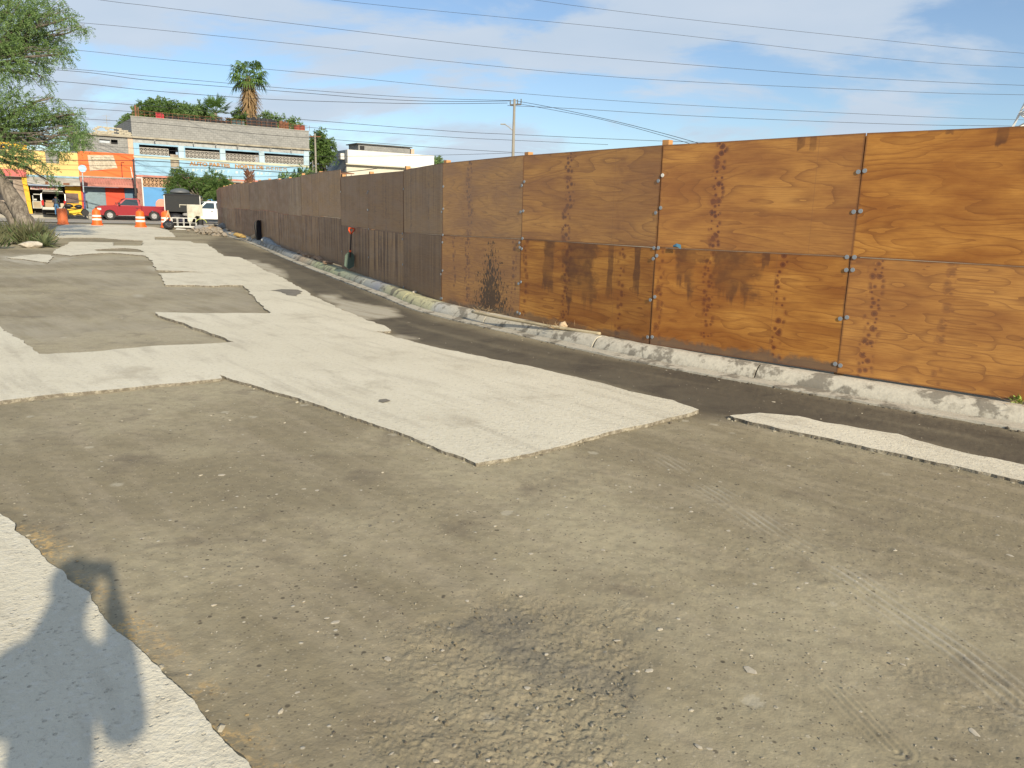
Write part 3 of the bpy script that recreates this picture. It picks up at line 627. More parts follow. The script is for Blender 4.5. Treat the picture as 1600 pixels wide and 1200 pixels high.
for s in range(NSEG):
    a, b = J[s + 1], J[s]                        # a is the left (far) end as seen from the road
    d = (b - a); L = d.length; d.normalize(); ang = math.atan2(d.y, d.x)
    mid = (a + b) / 2; base = (gz(a.y) + gz(b.y)) / 2 + BZ
    off = 0.0
    if s in (7, 8): off = -.14
    elif s > 8: off = rf.uniform(-.03, .05)
    slope = (gz(b.y) - gz(a.y)) / L
    ta, tb = topz(s + 1), topz(s)
    if ta and tb: slope = (tb - ta) / L; off = (ta + tb) / 2 - 2.44 - base
    nrm = Vector((d.y, -d.x, 0))                # towards the road
    for row, zc in (('L', .61), ('U', 1.83)):
        o = bpy.data.objects.new('plywood_panel', sheet); C.objects.link(o); o.parent = fence
        sh = rf.uniform(-.008, .008); pz = base + off + zc + (.0015 if row == 'U' else 0)
        rot = Matrix.Rotation(ang, 4, 'Z') @ Matrix.Rotation(-math.atan(slope) + rf.uniform(-.002, .002), 4, 'Y')
        tilt = rf.uniform(-.006, .006)
        mw = Matrix.Translation(mid + Vector((0, 0, pz)) + nrm * (.010 + rf.uniform(0, .008) + (.006 if row == 'L' else 0)) + d * sh) @ rot @ Matrix.Rotation(tilt, 4, 'X') @ Matrix.Diagonal((L / 2.44, 1, 1, 1))
        o.matrix_parent_inverse = fence.matrix_world.inverted(); o.matrix_world = mw
        pr = dict(PROPS); pr.update(seed=rf.uniform(0, 90), oval=rf.uniform(.1, .8), rep=rf.uniform(.17, .23), k1=rf.uniform(-1.1, 0), k2=rf.uniform(0, 1.1), k3=rf.uniform(-1, 1), s1=rf.uniform(.7, 1), s2=rf.uniform(.4, 1), s3=rf.uniform(.3, .9), dull=rf.uniform(.55, 1.0), streaks=rf.uniform(.2, .6) if s > 6 else 0.)
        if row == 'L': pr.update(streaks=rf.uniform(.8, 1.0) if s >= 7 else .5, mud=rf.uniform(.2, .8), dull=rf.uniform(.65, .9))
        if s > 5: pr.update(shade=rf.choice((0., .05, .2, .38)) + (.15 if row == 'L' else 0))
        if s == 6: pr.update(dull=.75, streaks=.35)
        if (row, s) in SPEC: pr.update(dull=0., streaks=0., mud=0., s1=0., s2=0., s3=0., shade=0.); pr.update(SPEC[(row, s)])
        for k_, v_ in pr.items(): o[k_] = float(v_)
        if (row, s) == ('L', 5): o['label'] = 'lower sheet with black splashes'
        if row == 'L' and s in (3, 4): o['label'] = 'lower sheet with dark water stains'
    # post behind each seam, its end standing above the sheets
    for q, pp in (((a, 'end'),) if s < NSEG - 1 else ((a, 'end'),)):
        hh = 2.44 + off + (rf.uniform(.03, .07) if s > 2 else -.02)
        o = MB().box(-.045, .045, -.045, .045, -.25, hh).build('post', POSTM, fence)
        o.matrix_parent_inverse = fence.matrix_world.inverted(); o.matrix_world = Matrix.Translation(Vector((a.x, a.y, gz(a.y) + BZ)) - nrm * .065 + d * 0) @ Matrix.Rotation(ang, 4, 'Z')
    if s < 9:
        for side, e in ((1, a), (-1, b)):
            for hz in (.10, .58, 1.10, 1.20, 1.66, 2.05):
                if s >= 6 and rf.random() < .4: continue
                h_ = hz + rf.uniform(-.03, .03)
                o = bpy.data.objects.new('washer', wm_w if rf.random() < (.30 if hz in (1.20, 2.05, 1.66) and s <= 4 else .05) else wm_g); C.objects.link(o); o.parent = fence
                row_dy = .024 if h_ < 1.22 else .018
                o.matrix_parent_inverse = fence.matrix_world.inverted()
                o.matrix_world = Matrix.Translation(Vector((e.x, e.y, gz(e.y) + BZ + off + h_ + (slope * 0))) + nrm * (.037 if h_ < 1.22 else .031) + d * side * rf.uniform(.022, .04)) @ Matrix.Rotation(ang, 4, 'Z') @ Matrix.Rotation(0, 4, 'X')
            
# ------------------------------------------------------------------ curb, gutter, verge: follow the fence line
line = smoothpath(J, 8)
def offset(path, off):
    out = []
    for i, p in enumerate(path):
        t = (path[min(i + 1, len(path) - 1)] - path[max(i - 1, 0)]).normalized(); out.append(p + Vector((-t.y, t.x, 0)) * off)   # path runs right to left: road is on the left-hand side of travel
    return out
test = offset(line, .3)
sgn = 1 if (test[20].length < line[20].length) else -1
def offp(o): return offset(line, o * sgn)
arc = [0]
for i in range(1, len(line)): arc.append(arc[-1] + (line[i] - line[i - 1]).length)
PROF = [(.02, -.10), (.02, .118), (.10, .130), (.17, .142), (.225, .138), (.275, .115), (.318, .065), (.345, .012), (.352, -.06)]
def paint_col(p):
    v = p - CP; px = 800 + FPX * v.dot(R) / v.dot(F)
    S = [(330, (.30, .33, .34)), (430, (.33, .36, .38)), (445, (.36, .36, .33)), (470, (.30, .34, .38)), (488, (.50, .33, .18)), (500, (.40, .36, .25)), (512, (.36, .42, .18)), (535, (.36, .42, .20)), (555, (.34, .40, .22)), (580, (.32, .35, .30)), (600, (.34, .37, .38)), (612, (.22, .26, .38)), (625, (.42, .42, .24)), (650, (.62, .58, .26)), (675, (.62, .58, .28)), (698, (.58, .56, .30)), (705, (.46, .47, .48)), (718, (.52, .51, .46)), (740, (.56, .52, .43)), (3000, (.58, .54, .44))]
    for (a, ca), (b, cb) in zip(S, S[1:]):
        if a <= px <= b: t = (px - a) / (b - a); return tuple((x + (y - x) * t) * .62 + g_ * .38 for x, y, g_ in zip(ca, cb, (.42, .39, .32)))
    return (.515, .48, .40)
curb = empty('curb', (line[0].x, line[0].y, 0)); tag(curb, 'rounded pale concrete curb at the foot of the plywood fence', kind='structure')
offs = [offp(o) for o, z in PROF]
def lerp_off(pts, s):
    j = max(0, min(len(arc) - 2, int(np.searchsorted(arc, s)) - 1)); t = (s - arc[j]) / (arc[j + 1] - arc[j] + 1e-9); return pts[j].lerp(pts[j + 1], t)
def strip_piece(name, prof, offs, s0, s1, mat, parent, step=.12, amp=.006, seed=0, color=True):
    n = max(2, int((s1 - s0) / step) + 1); vs = []; cols = []
    for i in range(n):
        s = s0 + (s1 - s0) * i / (n - 1); ctr = lerp_off(line, s); c = paint_col(ctr)
        for (o_, z_), pts in zip(prof, offs):
            p = lerp_off(pts, s); w = float(fbm(np.array([s + o_ * 3]), np.array([o_ * 4.]), 3.3, 4, seed)[0]) * amp * 2
            vs.append((p.x + w * .5, p.y + w * .5, gz(p.y) + z_ + (w if z_ > -.04 else 0))); cols.append(c)
    m = len(prof); fs = [(i * m + k, i * m + k + 1, (i + 1) * m + k + 1, (i + 1) * m + k) for i in range(n - 1) for k in range(m - 1)]
    fs += [tuple(range(m)), tuple(range((n - 1) * m, n * m))[::-1]]
    M_ = MB(); M_.add(vs, fs); me = M_.mesh(name, [mat], True, True)
    me.set_sharp_from_angle(angle=math.radians(50))
    if color:
        ca = me.color_attributes.new('paint', 'FLOAT_COLOR', 'POINT'); ca.data.foreach_set('color', np.array([(*c, 1) for c in cols], np.float32).ravel())
    o = bpy.data.objects.new(name, me); C.objects.link(o)
    if parent: o.parent = parent; o.matrix_parent_inverse = parent.matrix_world.inverted()
    return o
bpy.context.view_layer.update()
smax = arc[-1]; s_ = .05; kk = 0; cp = random.Random(3)
while s_ < smax - .3:
    L = cp.uniform(2.3, 3.1) if s_ < 25 else 4; e = min(smax, s_ + L)
    strip_piece('curb_stone', PROF, offs, s_, e - cp.uniform(.018, .04), M['curb'], curb, seed=kk, amp=.007); s_ = e; kk += 1
GPROF = [(.356, -.09), (.357, .006), (.40, .003), (.46, -.001), (.51, -.003), (.53, -.008), (.536, -.09)]
goffs = [offp(o) for o, z in GPROF]
gut = strip_piece('gutter', GPROF, goffs, 0, smax, M['curb'], None, step=.05, amp=.010, seed=77); tag(gut, 'thin cracked concrete gutter strip along the curb', kind='structure')
ca = gut.data.color_attributes['paint']
cc = np.array([(.44, .41, .34, 1)] * len(gut.data.vertices), np.float32); ca.data.foreach_set('color', cc.ravel())
VPROF = [(.018, .108), (-.05, .112), (-.6, .10), (-2.5, .12), (-6, .1), (-6, -.1)]
voffs = [offp(o) for o, z in VPROF]
ver = strip_piece('verge', VPROF, voffs, 0, smax, M['dirt'], None, step=.5, amp=.008, seed=78, color=False); tag(ver, 'bare ground behind the curb, under and beyond the fence', kind='structure')

# ------------------------------------------------------------------ the street across the end and its buildings
FA = pt(205, 316, 73.5); FA.z = 0; FB = pt(483, 324, 83); FB.z = 0
FD = (FB - FA).normalized(); FN = Vector((-FD.y, FD.x, 0)); FROT = math.atan2(FD.y, FD.x)
def fw(s, y, z=0): return FA + FD * s + FN * y + Vector((0, 0, z))
def street_strip(name, y0, y1, z, mat, label, s0=-60, s1=70, zf=None):
    m = MB(); n = 60; ny = 6; vs = []
    for i in range(n + 1):
        for j in range(ny + 1):
            p = fw(s0 + (s1 - s0) * i / n, y0 + (y1 - y0) * j / ny); p.z = gz(p.y) + z if zf is None else zf(j / ny); vs.append(p)
    fs = [(i * (ny + 1) + j, (i + 1) * (ny + 1) + j, (i + 1) * (ny + 1) + j + 1, i * (ny + 1) + j + 1) for i in range(n) for j in range(ny)]
    m.add(vs, fs); me = m.mesh(name, [mat]);
    if sum(p.normal.z for p in me.polygons) < 0: me.flip_normals()
    o = bpy.data.objects.new(name, me); C.objects.link(o); return tag(o, label, kind='structure')
street_strip('street', -18.5, -3.4, .016, M['asphalt'], 'grey worn street crossing at the far end')
walkm = paint('old_sidewalk', (.36, .34, .29), rough=.9, var=.25, scale=1.2, kind='World')
m = MB(); L0, L1 = -60, 70
m.add([fw(L0, -3.4, -.1), fw(L1, -3.4, -.1), fw(L1, -3.4, .385), fw(L0, -3.4, .385), fw(L1, 0, .46), fw(L0, 0, .46), fw(L1, 14, .46), fw(L0, 14, .46)],
      [(0, 1, 2, 3), (3, 2, 4, 5), (5, 4, 6, 7)])
walk = m.build('sidewalk', walkm); tag(walk, 'raised worn sidewalk in front of the colourful shops', kind='structure')

def wallcells(m, s0, s1, z0, z1, opens, y0=0.0, th=.2):
    xs = sorted({s0, s1, *[v for o in opens for v in (o[0], o[1])]}); zs = sorted({z0, z1, *[v for o in opens for v in (o[2], o[3])]})
    xs = [x for x in xs if s0 <= x <= s1]; zs = [z for z in zs if z0 <= z <= z1]
    for j in range(len(zs) - 1):
        run = None
        for i in range(len(xs) - 1):
            cx, cz = (xs[i] + xs[i + 1]) / 2, (zs[j] + zs[j + 1]) / 2
            hole = any(o[0] < cx < o[1] and o[2] < cz < o[3] for o in opens)
            if hole:
                if run is not None: m.box(run, xs[i], y0, y0 + th, zs[j], zs[j + 1]); run = None
            elif run is None: run = xs[i]
        if run is not None: m.box(run, xs[-1], y0, y0 + th, zs[j], zs[j + 1])
    return m
def bld(name, label, s, y=0, z=.45, cat='building'):
    p = fw(s, y, z); return empty(name, p, FROT, label, cat)
def screen(m, s0, s1, z0, z1, y=.06, c=.36):
    "breeze-block screen: square cells with a cross and a ring in each"
    nx = max(1, round((s1 - s0) / c)); nz = max(1, round((z1 - z0) / c)); cx = (s1 - s0) / nx; cz = (z1 - z0) / nz; t = .035
    for i in range(nx + 1): m.box(s0 + i * cx - t, s0 + i * cx + t, y, y + .1, z0, z1)
    for j in range(nz + 1): m.box(s0, s1, y + .005, y + .095, z0 + j * cz - t, z0 + j * cz + t)
    for i in range(nx):
        for j in range(nz):
            a, b = s0 + i * cx, z0 + j * cz
            m.bar((a, y + .05, b), (a + cx, y + .05, b + cz), .05, .06, up=(0, 1, 0)); m.bar((a + cx, y + .052, b), (a, y + .052, b + cz), .05, .06, up=(0, 1, 0))
            m.box(a + cx * .36, a + cx * .64, y + .01, y + .09, b + cz * .36, b + cz * .64)
lb = paint('pale_blue_paint', (.27, .46, .62), rough=.8, var=.2, scale=.8); lbw = paint('whitish_blue_paint', (.40, .52, .60), rough=.8, var=.2, scale=.8)
vb = paint('strong_blue_paint', (.09, .28, .55), rough=.75, var=.12, scale=.7); salmon = paint('salmon_paint', (.75, .30, .22), rough=.8)
cream = paint('cream_paint', (.50, .50, .38), rough=.8, var=.2, scale=1); ledge_m = paint('stained_ledge', (.38, .35, .28), rough=.9, var=.4, scale=1.5)
conc = paint('weathered_concrete', (.36, .35, .32), rough=.9, var=.35, scale=.7); dark = paint('dark_inside', (.022, .022, .024), rough=.9); pinkm = paint('faded_pink_paint', (.50, .20, .15), rough=.85, var=.3)
breeze = paint('cement_lattice', (.34, .32, .29), rough=.9); breeze2 = paint('tan_lattice', (.48, .30, .18), rough=.9); letter = paint('faded_orange_letters', (.42, .22, .07), rough=.85, var=.4, scale=2)
white = paint('white_paint', (.62, .62, .60), rough=.6, var=.12, scale=1.2); rust = paint('rusty_metal', (.24, .10, .05), rough=.9, var=.5)
def text_mesh(txt, size, mat, parent, loc, rotz=0, ext=.01, name='lettering', bold=0):
    cu = bpy.data.curves.new('lettering', 'FONT'); cu.body = txt; cu.size = size; cu.extrude = ext; cu.offset = bold
    o = bpy.data.objects.new('lettering', cu); C.objects.link(o); bpy.context.view_layer.update()
    me = bpy.data.meshes.new_from_object(o.evaluated_get(bpy.context.evaluated_depsgraph_get())); bpy.data.objects.remove(o)
    me.materials.clear(); me.materials.append(mat); q = bpy.data.objects.new(name, me); C.objects.link(q); q.parent = parent
    q.rotation_euler = (PI / 2, 0, rotz); q.location = loc; w = max(v.co.x for v in me.vertices) - min(v.co.x for v in me.vertices); return q, w
# --- pale blue two-storey market
Z = -.45                                         # part coordinates: z = height above the street datum + Z
mk = bld('market_building', 'long pale blue two-storey building with grey block parapet and faded orange lettering', 0)
wins = [(1.05, 4.52, 6.18, 7.08), (5.15, 8.42, 6.12, 7.06), (8.96, 12.3, 6.08, 7.06), (12.86, 17.0, 6.1, 7.06)]
z_ = lambda o: [(a, b, c + Z, d + Z) for a, b, c, d in o]
wallcells(MB(), .56, 17.5, 4.28 + Z, 7.22 + Z, z_(wins + [(3.74, 4.55, 5.14, 6.18)])).build('upper_wall', lb, mk)
MB().box(.56, 17.5, -.01, .2, 7.222 + Z, 7.62 + Z).build('lintel_beam', paint('grey_blue_paint', (.40, .42, .43), rough=.85, var=.3), mk)
MB().box(.5, 17.6, -.28, .25, 7.625 + Z, 7.78 + Z).build('ledge', ledge_m, mk)
wallcells(MB(), .5, 17.6, 7.785 + Z, 9.55 + Z, [], -.08, .2).build('parapet', M['block'], mk)
MB().box(.45, 17.65, -.13, .16, 9.553 + Z, 9.62 + Z).build('coping', conc, mk)
MB().box(.5, 17.55, -.035, -.002, 5.86 + Z, 6.075 + Z).build('cream_band', cream, mk)
for i, (a, b, c, d) in enumerate(z_(wins)):
    w = MB().box(a - .02, b + .02, 1.4, 1.5, c - 1.2, d + .02).build('window', dark, mk)
    q = MB(); screen(q, a + .02, (3.62 if i == 0 else b - .03), c, c + .64 + (.05 if i else 0)); q.build('screen', breeze, w)
for a in (4.53, 8.43, 12.31): MB().box(a + .01, a + .5, -.045, -.004, 6.08 + Z, 7.2 + Z).build('pilaster', lbw, mk)
MB().box(17.02, 17.56, -.045, -.004, 6.08 + Z, 7.6 + Z).build('pilaster', lbw, mk)
MB().box(3.76, 4.53, .12, .18, 5.16 + Z, 6.36 + Z).box(3.74, 4.55, .06, .12, 5.62 + Z, 5.68 + Z).build('boarded_door', paint('weathered_board', (.36, .31, .24), rough=.9, var=.5, scale=3), mk)
MB().box(3.72, 4.6, -.4, -.01, 5.0 + Z, 5.1 + Z).build('doorstep', conc, mk)
MB().box(.6, 17.5, -.16, -.005, 4.10 + Z, 4.275 + Z).build('pink_ledge', pinkm, mk)
MB().box(.56, 1.02, -.05, .2, 0, 4.09 + Z).build('brick_pier', M['redbrick'], mk)
MB().box(1.03, 1.13, -.04, .2, 0, 4.09 + Z).box(.6, 1.13, -.07, -.052, 3.95 + Z, 4.05 + Z).build('white_trim', white, mk)
q = MB(); screen(q, 1.16, 8.4, 3.22 + Z, 4.06 + Z, .05, .34); q.build('ground_screen', breeze2, mk)
MB().box(1.14, 17.4, 1.2, 1.3, 0, 4.1 + Z).build('inner_wall', dark, mk)
MB().box(1.14, 8.45, 0, .2, 0, 3.18 + Z).build('lower_wall', vb, mk)
def arch(s0, s1, z1, y=-.012):
    r = (s1 - s0) / 2; return [(s0, 0), (s1, 0)] + [(s0 + r + r * math.cos(a), z1 - r + r * math.sin(a)) for a in np.linspace(0, PI, 14)]
for a, b in ((2.15, 3.2), (6.55, 7.75)): MB().prism(arch(a, b, 2.1 + Z), -.02, -.003).build('salmon_arch', salmon, mk)
MB().box(8.46, 17.5, -.9, .2, 3.95 + Z, 4.09 + Z).build('canopy', conc, mk)
MB().box(8.5, 17.5, .01, .2, 0, 2.6 + Z).build('shop_wall', paint('faded_red_paint', (.42, .13, .09), rough=.85, var=.3), mk)
MB().box(.5, .7, .2, 12, 0, 9.4 + Z).box(17.3, 17.5, .2, 12, 0, 9.4 + Z).build('side_wall', M['block'], mk)
MB().box(.7, 17.3, .2, 12, 7.3 + Z, 7.5 + Z).build('roof', conc, mk)
q, w = text_mesh('AUTO PARTES   NORTE DE', .50, letter, mk, (5.5, -.012, 5.42 + Z), bold=.022); q.scale.x = 7.25 / w
m = MB()                                        # the last, worn-away word: only strokes of paint are left of it
for i, x in enumerate((13.0, 13.45, 13.9, 14.35, 14.8)):
    m.box(x, x + .07, -.022, -.003, 5.40 + Z, 5.70 + Z); m.box(x + .07, x + .3, -.0215, -.003, 5.62 + Z, 5.69 + Z)
    if i % 2: m.box(x + .07, x + .28, -.0215, -.003, 5.40 + Z, 5.46 + Z)
    else: m.box(x + .24, x + .31, -.0215, -.003, 5.40 + Z, 5.60 + Z)
m.build('worn_lettering', letter, mk)
m = MB(); rr = random.Random(9)
for i in range(20):
    x = 5.7 + i * .42 + rr.uniform(-.05, .05)
    if i % 5 == 4: continue
    m.box(x, x + .05, -.02, -.003, 4.86 + Z, 5.1 + Z); m.box(x + .05, x + .22, -.0195, -.003, rr.choice((5.04, 4.88)) + Z, rr.choice((5.09, 5.1)) + Z)
m.build('worn_lettering', paint('faint_cream_letters', (.52, .60, .56), rough=.85), mk)
MB().tube([(15.9 + .17 * math.cos(a), -.03, 5.2 + Z + .22 * math.sin(a)) for a in np.linspace(0, 2 * PI, 17)], .035, 6, False).build('wall_ring', paint('dark_teal', (.05, .12, .14)), mk)
for x in (2.4, 5.9, 8.0, 10.1, 13.4, 15.6): MB().tube([(x, -.28, 7.55 + Z), (x, -.5, 7.5 + Z), (x, -.55, 7.42 + Z)], .05, 6).build('drain_spout', conc, mk)
# roof railing and the clutter behind it
m = MB()
for i in range(35): m.bar((.7 + i * .5, -.02, 9.6 + Z), (.7 + i * .5, -.02, 10.15 + Z), .03)
for z in (9.85, 10.15): m.bar((.6, -.02, z + Z), (17.5, -.02, z + Z), .025)
m.build('roof_railing', rust, mk)
MB().box(.9, 1.05, 0, .15, 9.62 + Z, 10.6 + Z).box(1.15, 1.25, 0, .1, 9.62 + Z, 10.45 + Z).build('rebar_stub', rust, mk)
def cloth(name, s0, s1, z0, z1, mat, label, cat='tarp', y=.1, grp=None, seed=0):
    n = max(6, int((s1 - s0) * 6)); rr = random.Random(seed); vs = []; zt = [z1 - abs(rr.gauss(0, .12)) * (z1 - z0) for _ in range(n + 1)]
    for th in (0, .03):
        for i in range(n + 1):
            x = s0 + (s1 - s0) * i / n; w = .06 * math.sin(i * 1.9 + seed)
            for k in range(4): vs.append((x, y + w * (1 + k * .4) + th, z0 + (zt[i] - z0) * k / 3))
    a = (n + 1) * 4; fs = []
    for i in range(n):
        for k in range(3):
            q = i * 4 + k; fs += [(q, q + 4, q + 5, q + 1), (a + q, a + q + 1, a + q + 5, a + q + 4)]
        fs += [(i * 4 + 3, i * 4 + 7, a + i * 4 + 7, a + i * 4 + 3), (i * 4, a + i * 4, a + i * 4 + 4, i * 4 + 4)]
    fs += [(0, 1, a + 1, a), (1, 2, a + 2, a + 1), (2, 3, a + 3, a + 2)]
    q = MB().add(vs, fs).build(name, mat, None, smooth=False); q.location = fw(0, 0, .45); q.rotation_euler = (0, 0, FROT); return tag(q, label, cat, grp)
tarp = paint('black_tarp', (.025, .027, .032), rough=.7, var=.2); redc = paint('red_cloth', (.45, .03, .05), rough=.8)
cloth('tarp', 3.6, 9.6, 9.6 + Z, 9.95 + Z, tarp, 'low black tarp along the left half of the blue building\'s roof edge', seed=1)
cloth('tarp', 9.7, 11.0, 9.6 + Z, 10.1 + Z, paint('teal_tarp', (.05, .09, .10)), 'short teal tarp on the roof edge left of the tall palm', seed=2)
cloth('tarp', 11.2, 14.3, 9.6 + Z, 10.55 + Z, tarp, 'bulky black tarp on the roof edge beneath the tall palm', seed=3)
cloth('laundry', 2.7, 3.45, 9.62 + Z, 10.15 + Z, redc, 'small red cloth hanging on the left part of the roof railing', 'laundry', seed=4)
cloth('rusty_sheet', 14.5, 15.5, 9.6 + Z, 10.5 + Z, rust, 'rusty metal sheet standing on the roof edge right of the palm', 'metal sheet', seed=5)
cloth('rusty_sheet', 16.1, 17.2, 9.6 + Z, 10.15 + Z, paint('rust_red', (.30, .06, .04), rough=.8, var=.3), 'dark red sheet slumped at the right end of the roof edge', 'metal sheet', seed=6)
# --- orange shop
os_ = bld('orange_shop', 'orange shop with grey block upper floor and a pink tiled awning', 0)
wallcells(MB(), -4.15, .1, 6.16 + Z, 7.62 + Z, z_([(-2.28, -1.4, 7.02, 7.32), (-1.32, -.75, 6.95, 7.36)])).build('upper_wall', M['block'], os_)
MB().box(.105, .545, -.02, .2, 6.16 + Z, 7.62 + Z).build('corner_strip', paint('peach_plaster', (.55, .42, .32), rough=.9), os_)
MB().box(-4.3, .49, -.25, 8, 7.625 + Z, 7.80 + Z).build('roof', ledge_m, os_)
for a, b, c, d in z_([(-2.28, -1.4, 7.0, 7.34), (-1.32, -.75, 6.93, 7.38)]): MB().box(a, b, .5, .55, c, d).build('window', dark, os_)
MB().box(-2.3, -1.42, .03, .06, 6.98 + Z, 7.22 + Z).build('window_pane', paint('pale_pane', (.45, .50, .55), rough=.3), os_)
MB().box(-4.15, .545, 0, .2, 3.86 + Z, 6.15 + Z).build('orange_wall', paint('orange_paint', (.80, .14, .025), rough=.7, var=.08, scale=.6), os_)
ban = MB(); ban.add([(-3.36, -.03, 5.82 + Z), (-1.24, -.05, 5.95 + Z), (-.95, -.03, 4.80 + Z), (-3.28, -.04, 4.42 + Z), (-3.36, -.012, 5.82 + Z), (-1.24, -.012, 5.95 + Z), (-.95, -.012, 4.80 + Z), (-3.28, -.012, 4.42 + Z)], [(0, 1, 2, 3), (7, 6, 5, 4), (0, 4, 5, 1), (1, 5, 6, 2), (2, 6, 7, 3), (3, 7, 4, 0)])
bo = ban.build('banner', paint('pale_banner', (.55, .49, .38), rough=.7, var=.35, scale=2.5), None); bo.location = fw(0, 0, .45); bo.rotation_euler = (0, 0, FROT); tag(bo, 'crooked pale banner with washed-out lines on the orange wall', 'banner')
m = MB(); rr = random.Random(2)
for j in range(6):
    z = 5.62 - j * .19; x = -3.1 + j * .02
    while x < -1.4: w = rr.uniform(.08, .3); m.box(x, x + w, -.056, -.045, z + Z + (x + 3.1) * .05, z + .06 + Z + (x + 3.1) * .05); x += w + .07
lt = m.build('faded_lettering', paint('washed_out_print', (.36, .30, .22), rough=.8), bo)
MB().tube([(-.6, -.05, 3.9 + Z), (-.6, -.05, 5.35 + Z), (-.35, -.05, 5.35 + Z)], .03, 6).build('black_pipe', dark, os_)
MB().tube([(.28, -.05, 3.95 + Z), (.18, -.05, 4.95 + Z)], .05, 6).build('white_pipe', white, os_)
def awning(root, s0, s1, zt, zb, dep, mat, tiles=True):
    m = MB().add([(s0, 0, zt), (s1, 0, zt), (s1, -dep, zb + .25), (s0, -dep, zb + .25), (s0, 0, zb), (s1, 0, zb), (s1, -dep, zb), (s0, -dep, zb)], [(0, 3, 2, 1), (4, 5, 6, 7), (3, 7, 6, 2), (0, 4, 7, 3), (1, 2, 6, 5), (0, 1, 5, 4)])
    o = m.build('awning', mat, root)
    if tiles:
        q = MB()
        n = int((s1 - s0) / .22)
        for i in range(n):
            x = s0 + .11 + i * .22; q.tube([(x, -.02, zt + .02), (x, -dep - .03, zb + .27)], .05, 5)
        q.build('tile_rolls', mat, o)
    return o
awning(os_, -4.2, .55, 3.84 + Z, 3.02 + Z, 1.1, paint('pink_tiles', (.48, .20, .16), rough=.85, var=.3, scale=1.5))
MB().box(-4.2, .55, -.14, -.004, 3.845 + Z, 3.97 + Z).build('awning_cap', conc, os_)
MB().box(-4.15, -3.92, 0, .2, 0, 3.0 + Z).box(-2.12, -.52, .01, .2, .0, 3.0 + Z).build('red_wall', paint('red_paint', (.62, .06, .02), rough=.7), os_)
MB().box(-3.92, .55, .3, .4, 0, 3.0 + Z).box(-4.1, .5, .5, 8, 0, .02).build('inner_wall', dark, os_)
sh = MB()
for j in range(17): sh.box(-3.91, -2.13, .06 - .012 * (j % 2), .12, .25 + j * .135, .378 + j * .135)
sh.build('roller_shutter', paint('blue_grey_shutter', (.16, .23, .27), rough=.5, metal=.2, var=.15), os_)
MB().box(-3.91, -2.13, -.1, .2, 0, .24).build('shop_step', conc, os_)
MB().box(-.5, .36, .05, .12, .02, 3.0 + Z).build('blue_door', paint('slate_blue_paint', (.08, .16, .24), rough=.6), os_)
MB().box(.37, .54, -.02, .2, 0, 3.0 + Z).build('door_pier', paint('red_paint', (.62, .06, .02)), os_)
MB().box(-4.1, -3.95, .2, 8, 0, 7.6 + Z).box(.35, .48, .2, 8, 0, 7.6 + Z).build('side_wall', M['block'], os_)
# loose cream blocks piled along the roof edge, row on row
bme = MB().box(-.19, .19, -.09, .09, 0, .125).mesh('roof_block', [paint('cream_block', (.46, .42, .33), rough=.9, var=.3)])
pile = empty('block_pile', fw(-1.1, .1, 7.82), FROT, 'pile of loose cream blocks stacked along the grey roof edge', 'block pile'); rr = random.Random(4)
for j in range(5):
    for i in range(8):
        if j == 4 and i > 5 or j == 3 and i == 7 and 0: continue
        if rr.random() < .06 * j: continue
        o = bpy.data.objects.new('block', bme); C.objects.link(o); o.parent = pile
        o.location = (-1.45 + i * .40 + rr.uniform(-.03, .03) + (.18 if j % 2 else 0), rr.uniform(-.04, .04), j * .135 + (-i * .012)); o.rotation_euler = (0, 0, rr.uniform(-.12, .12))
# roof aerial
an = MB().tube([(0, 0, 0), (0, 0, 1.9)], .02, 5)
for z in (1.2, 1.5, 1.8): an.bar((-.35, 0, z), (.35, 0, z), .02)
an = an.build('tv_aerial', conc); an.location = fw(-1.3, 2, 7.8); an.rotation_euler = (0, 0, FROT + .3); tag(an, 'thin grey television aerial behind the block pile', 'aerial')
# --- yellow shop
ye = bld('yellow_shop', 'yellow building over a dark open garage with a grey canopy', 0)
yel = paint('yellow_paint', (.66, .46, .17), rough=.75, var=.12, scale=.6); yel2 = paint('deep_yellow_paint', (.75, .42, .02), rough=.7)
wallcells(MB(), -12.5, -4.16, 3.86 + Z, 5.95 + Z, z_([(-6.72, -5.67, 4.92, 5.951)])).build('upper_wall', yel, ye)
MB().box(-6.75, -5.65, .1, .15, 4.9 + Z, 6.0 + Z).build('window', paint('grey_window_board', (.24, .24, .23), rough=.8, var=.4, scale=2), ye)
MB().box(-12.5, -8.05, .3, 7, 5.9 + Z, 6.6 + Z).build('upper_block', yel2, ye)
MB().box(-8.0, -4.2, .05, 7, 5.952 + Z, 6.05 + Z).build('roof', conc, ye)
awning(ye, -8.35, -4.22, 3.70 + Z, 3.02 + Z, 1.0, paint('grey_canopy', (.42, .41, .38), rough=.9, var=.35, scale=1.2), False)
MB().box(-8.35, -4.22, -.12, -.004, 3.705 + Z, 3.855 + Z).build('blue_edge', paint('faded_blue_edge', (.25, .42, .55), rough=.8, var=.3), ye)
MB().box(-5.6, -5.1, -1.012, -1.002, 3.06 + Z, 3.24 + Z).box(-7.0, -6.75, -1.012, -1.002, 3.04 + Z, 3.26 + Z).build('rust_patch', rust, ye)
MB().box(-8.3, -4.2, 4.5, 4.6, 0, 3.0 + Z).box(-8.5, -8.3, 0, 4.5, 0, 3.0 + Z).box(-4.3, -4.16, .2, 4.5, 0, 3.0 + Z).build('garage_inside', paint('shade_dark_wall', (.05, .045, .04), rough=.9), ye)  # shade inside the open garage, painted in as near-black walls
MB().box(-5.42, -4.16, .0, .19, 0, 3.0 + Z).build('yellow_pier', yel2, ye)
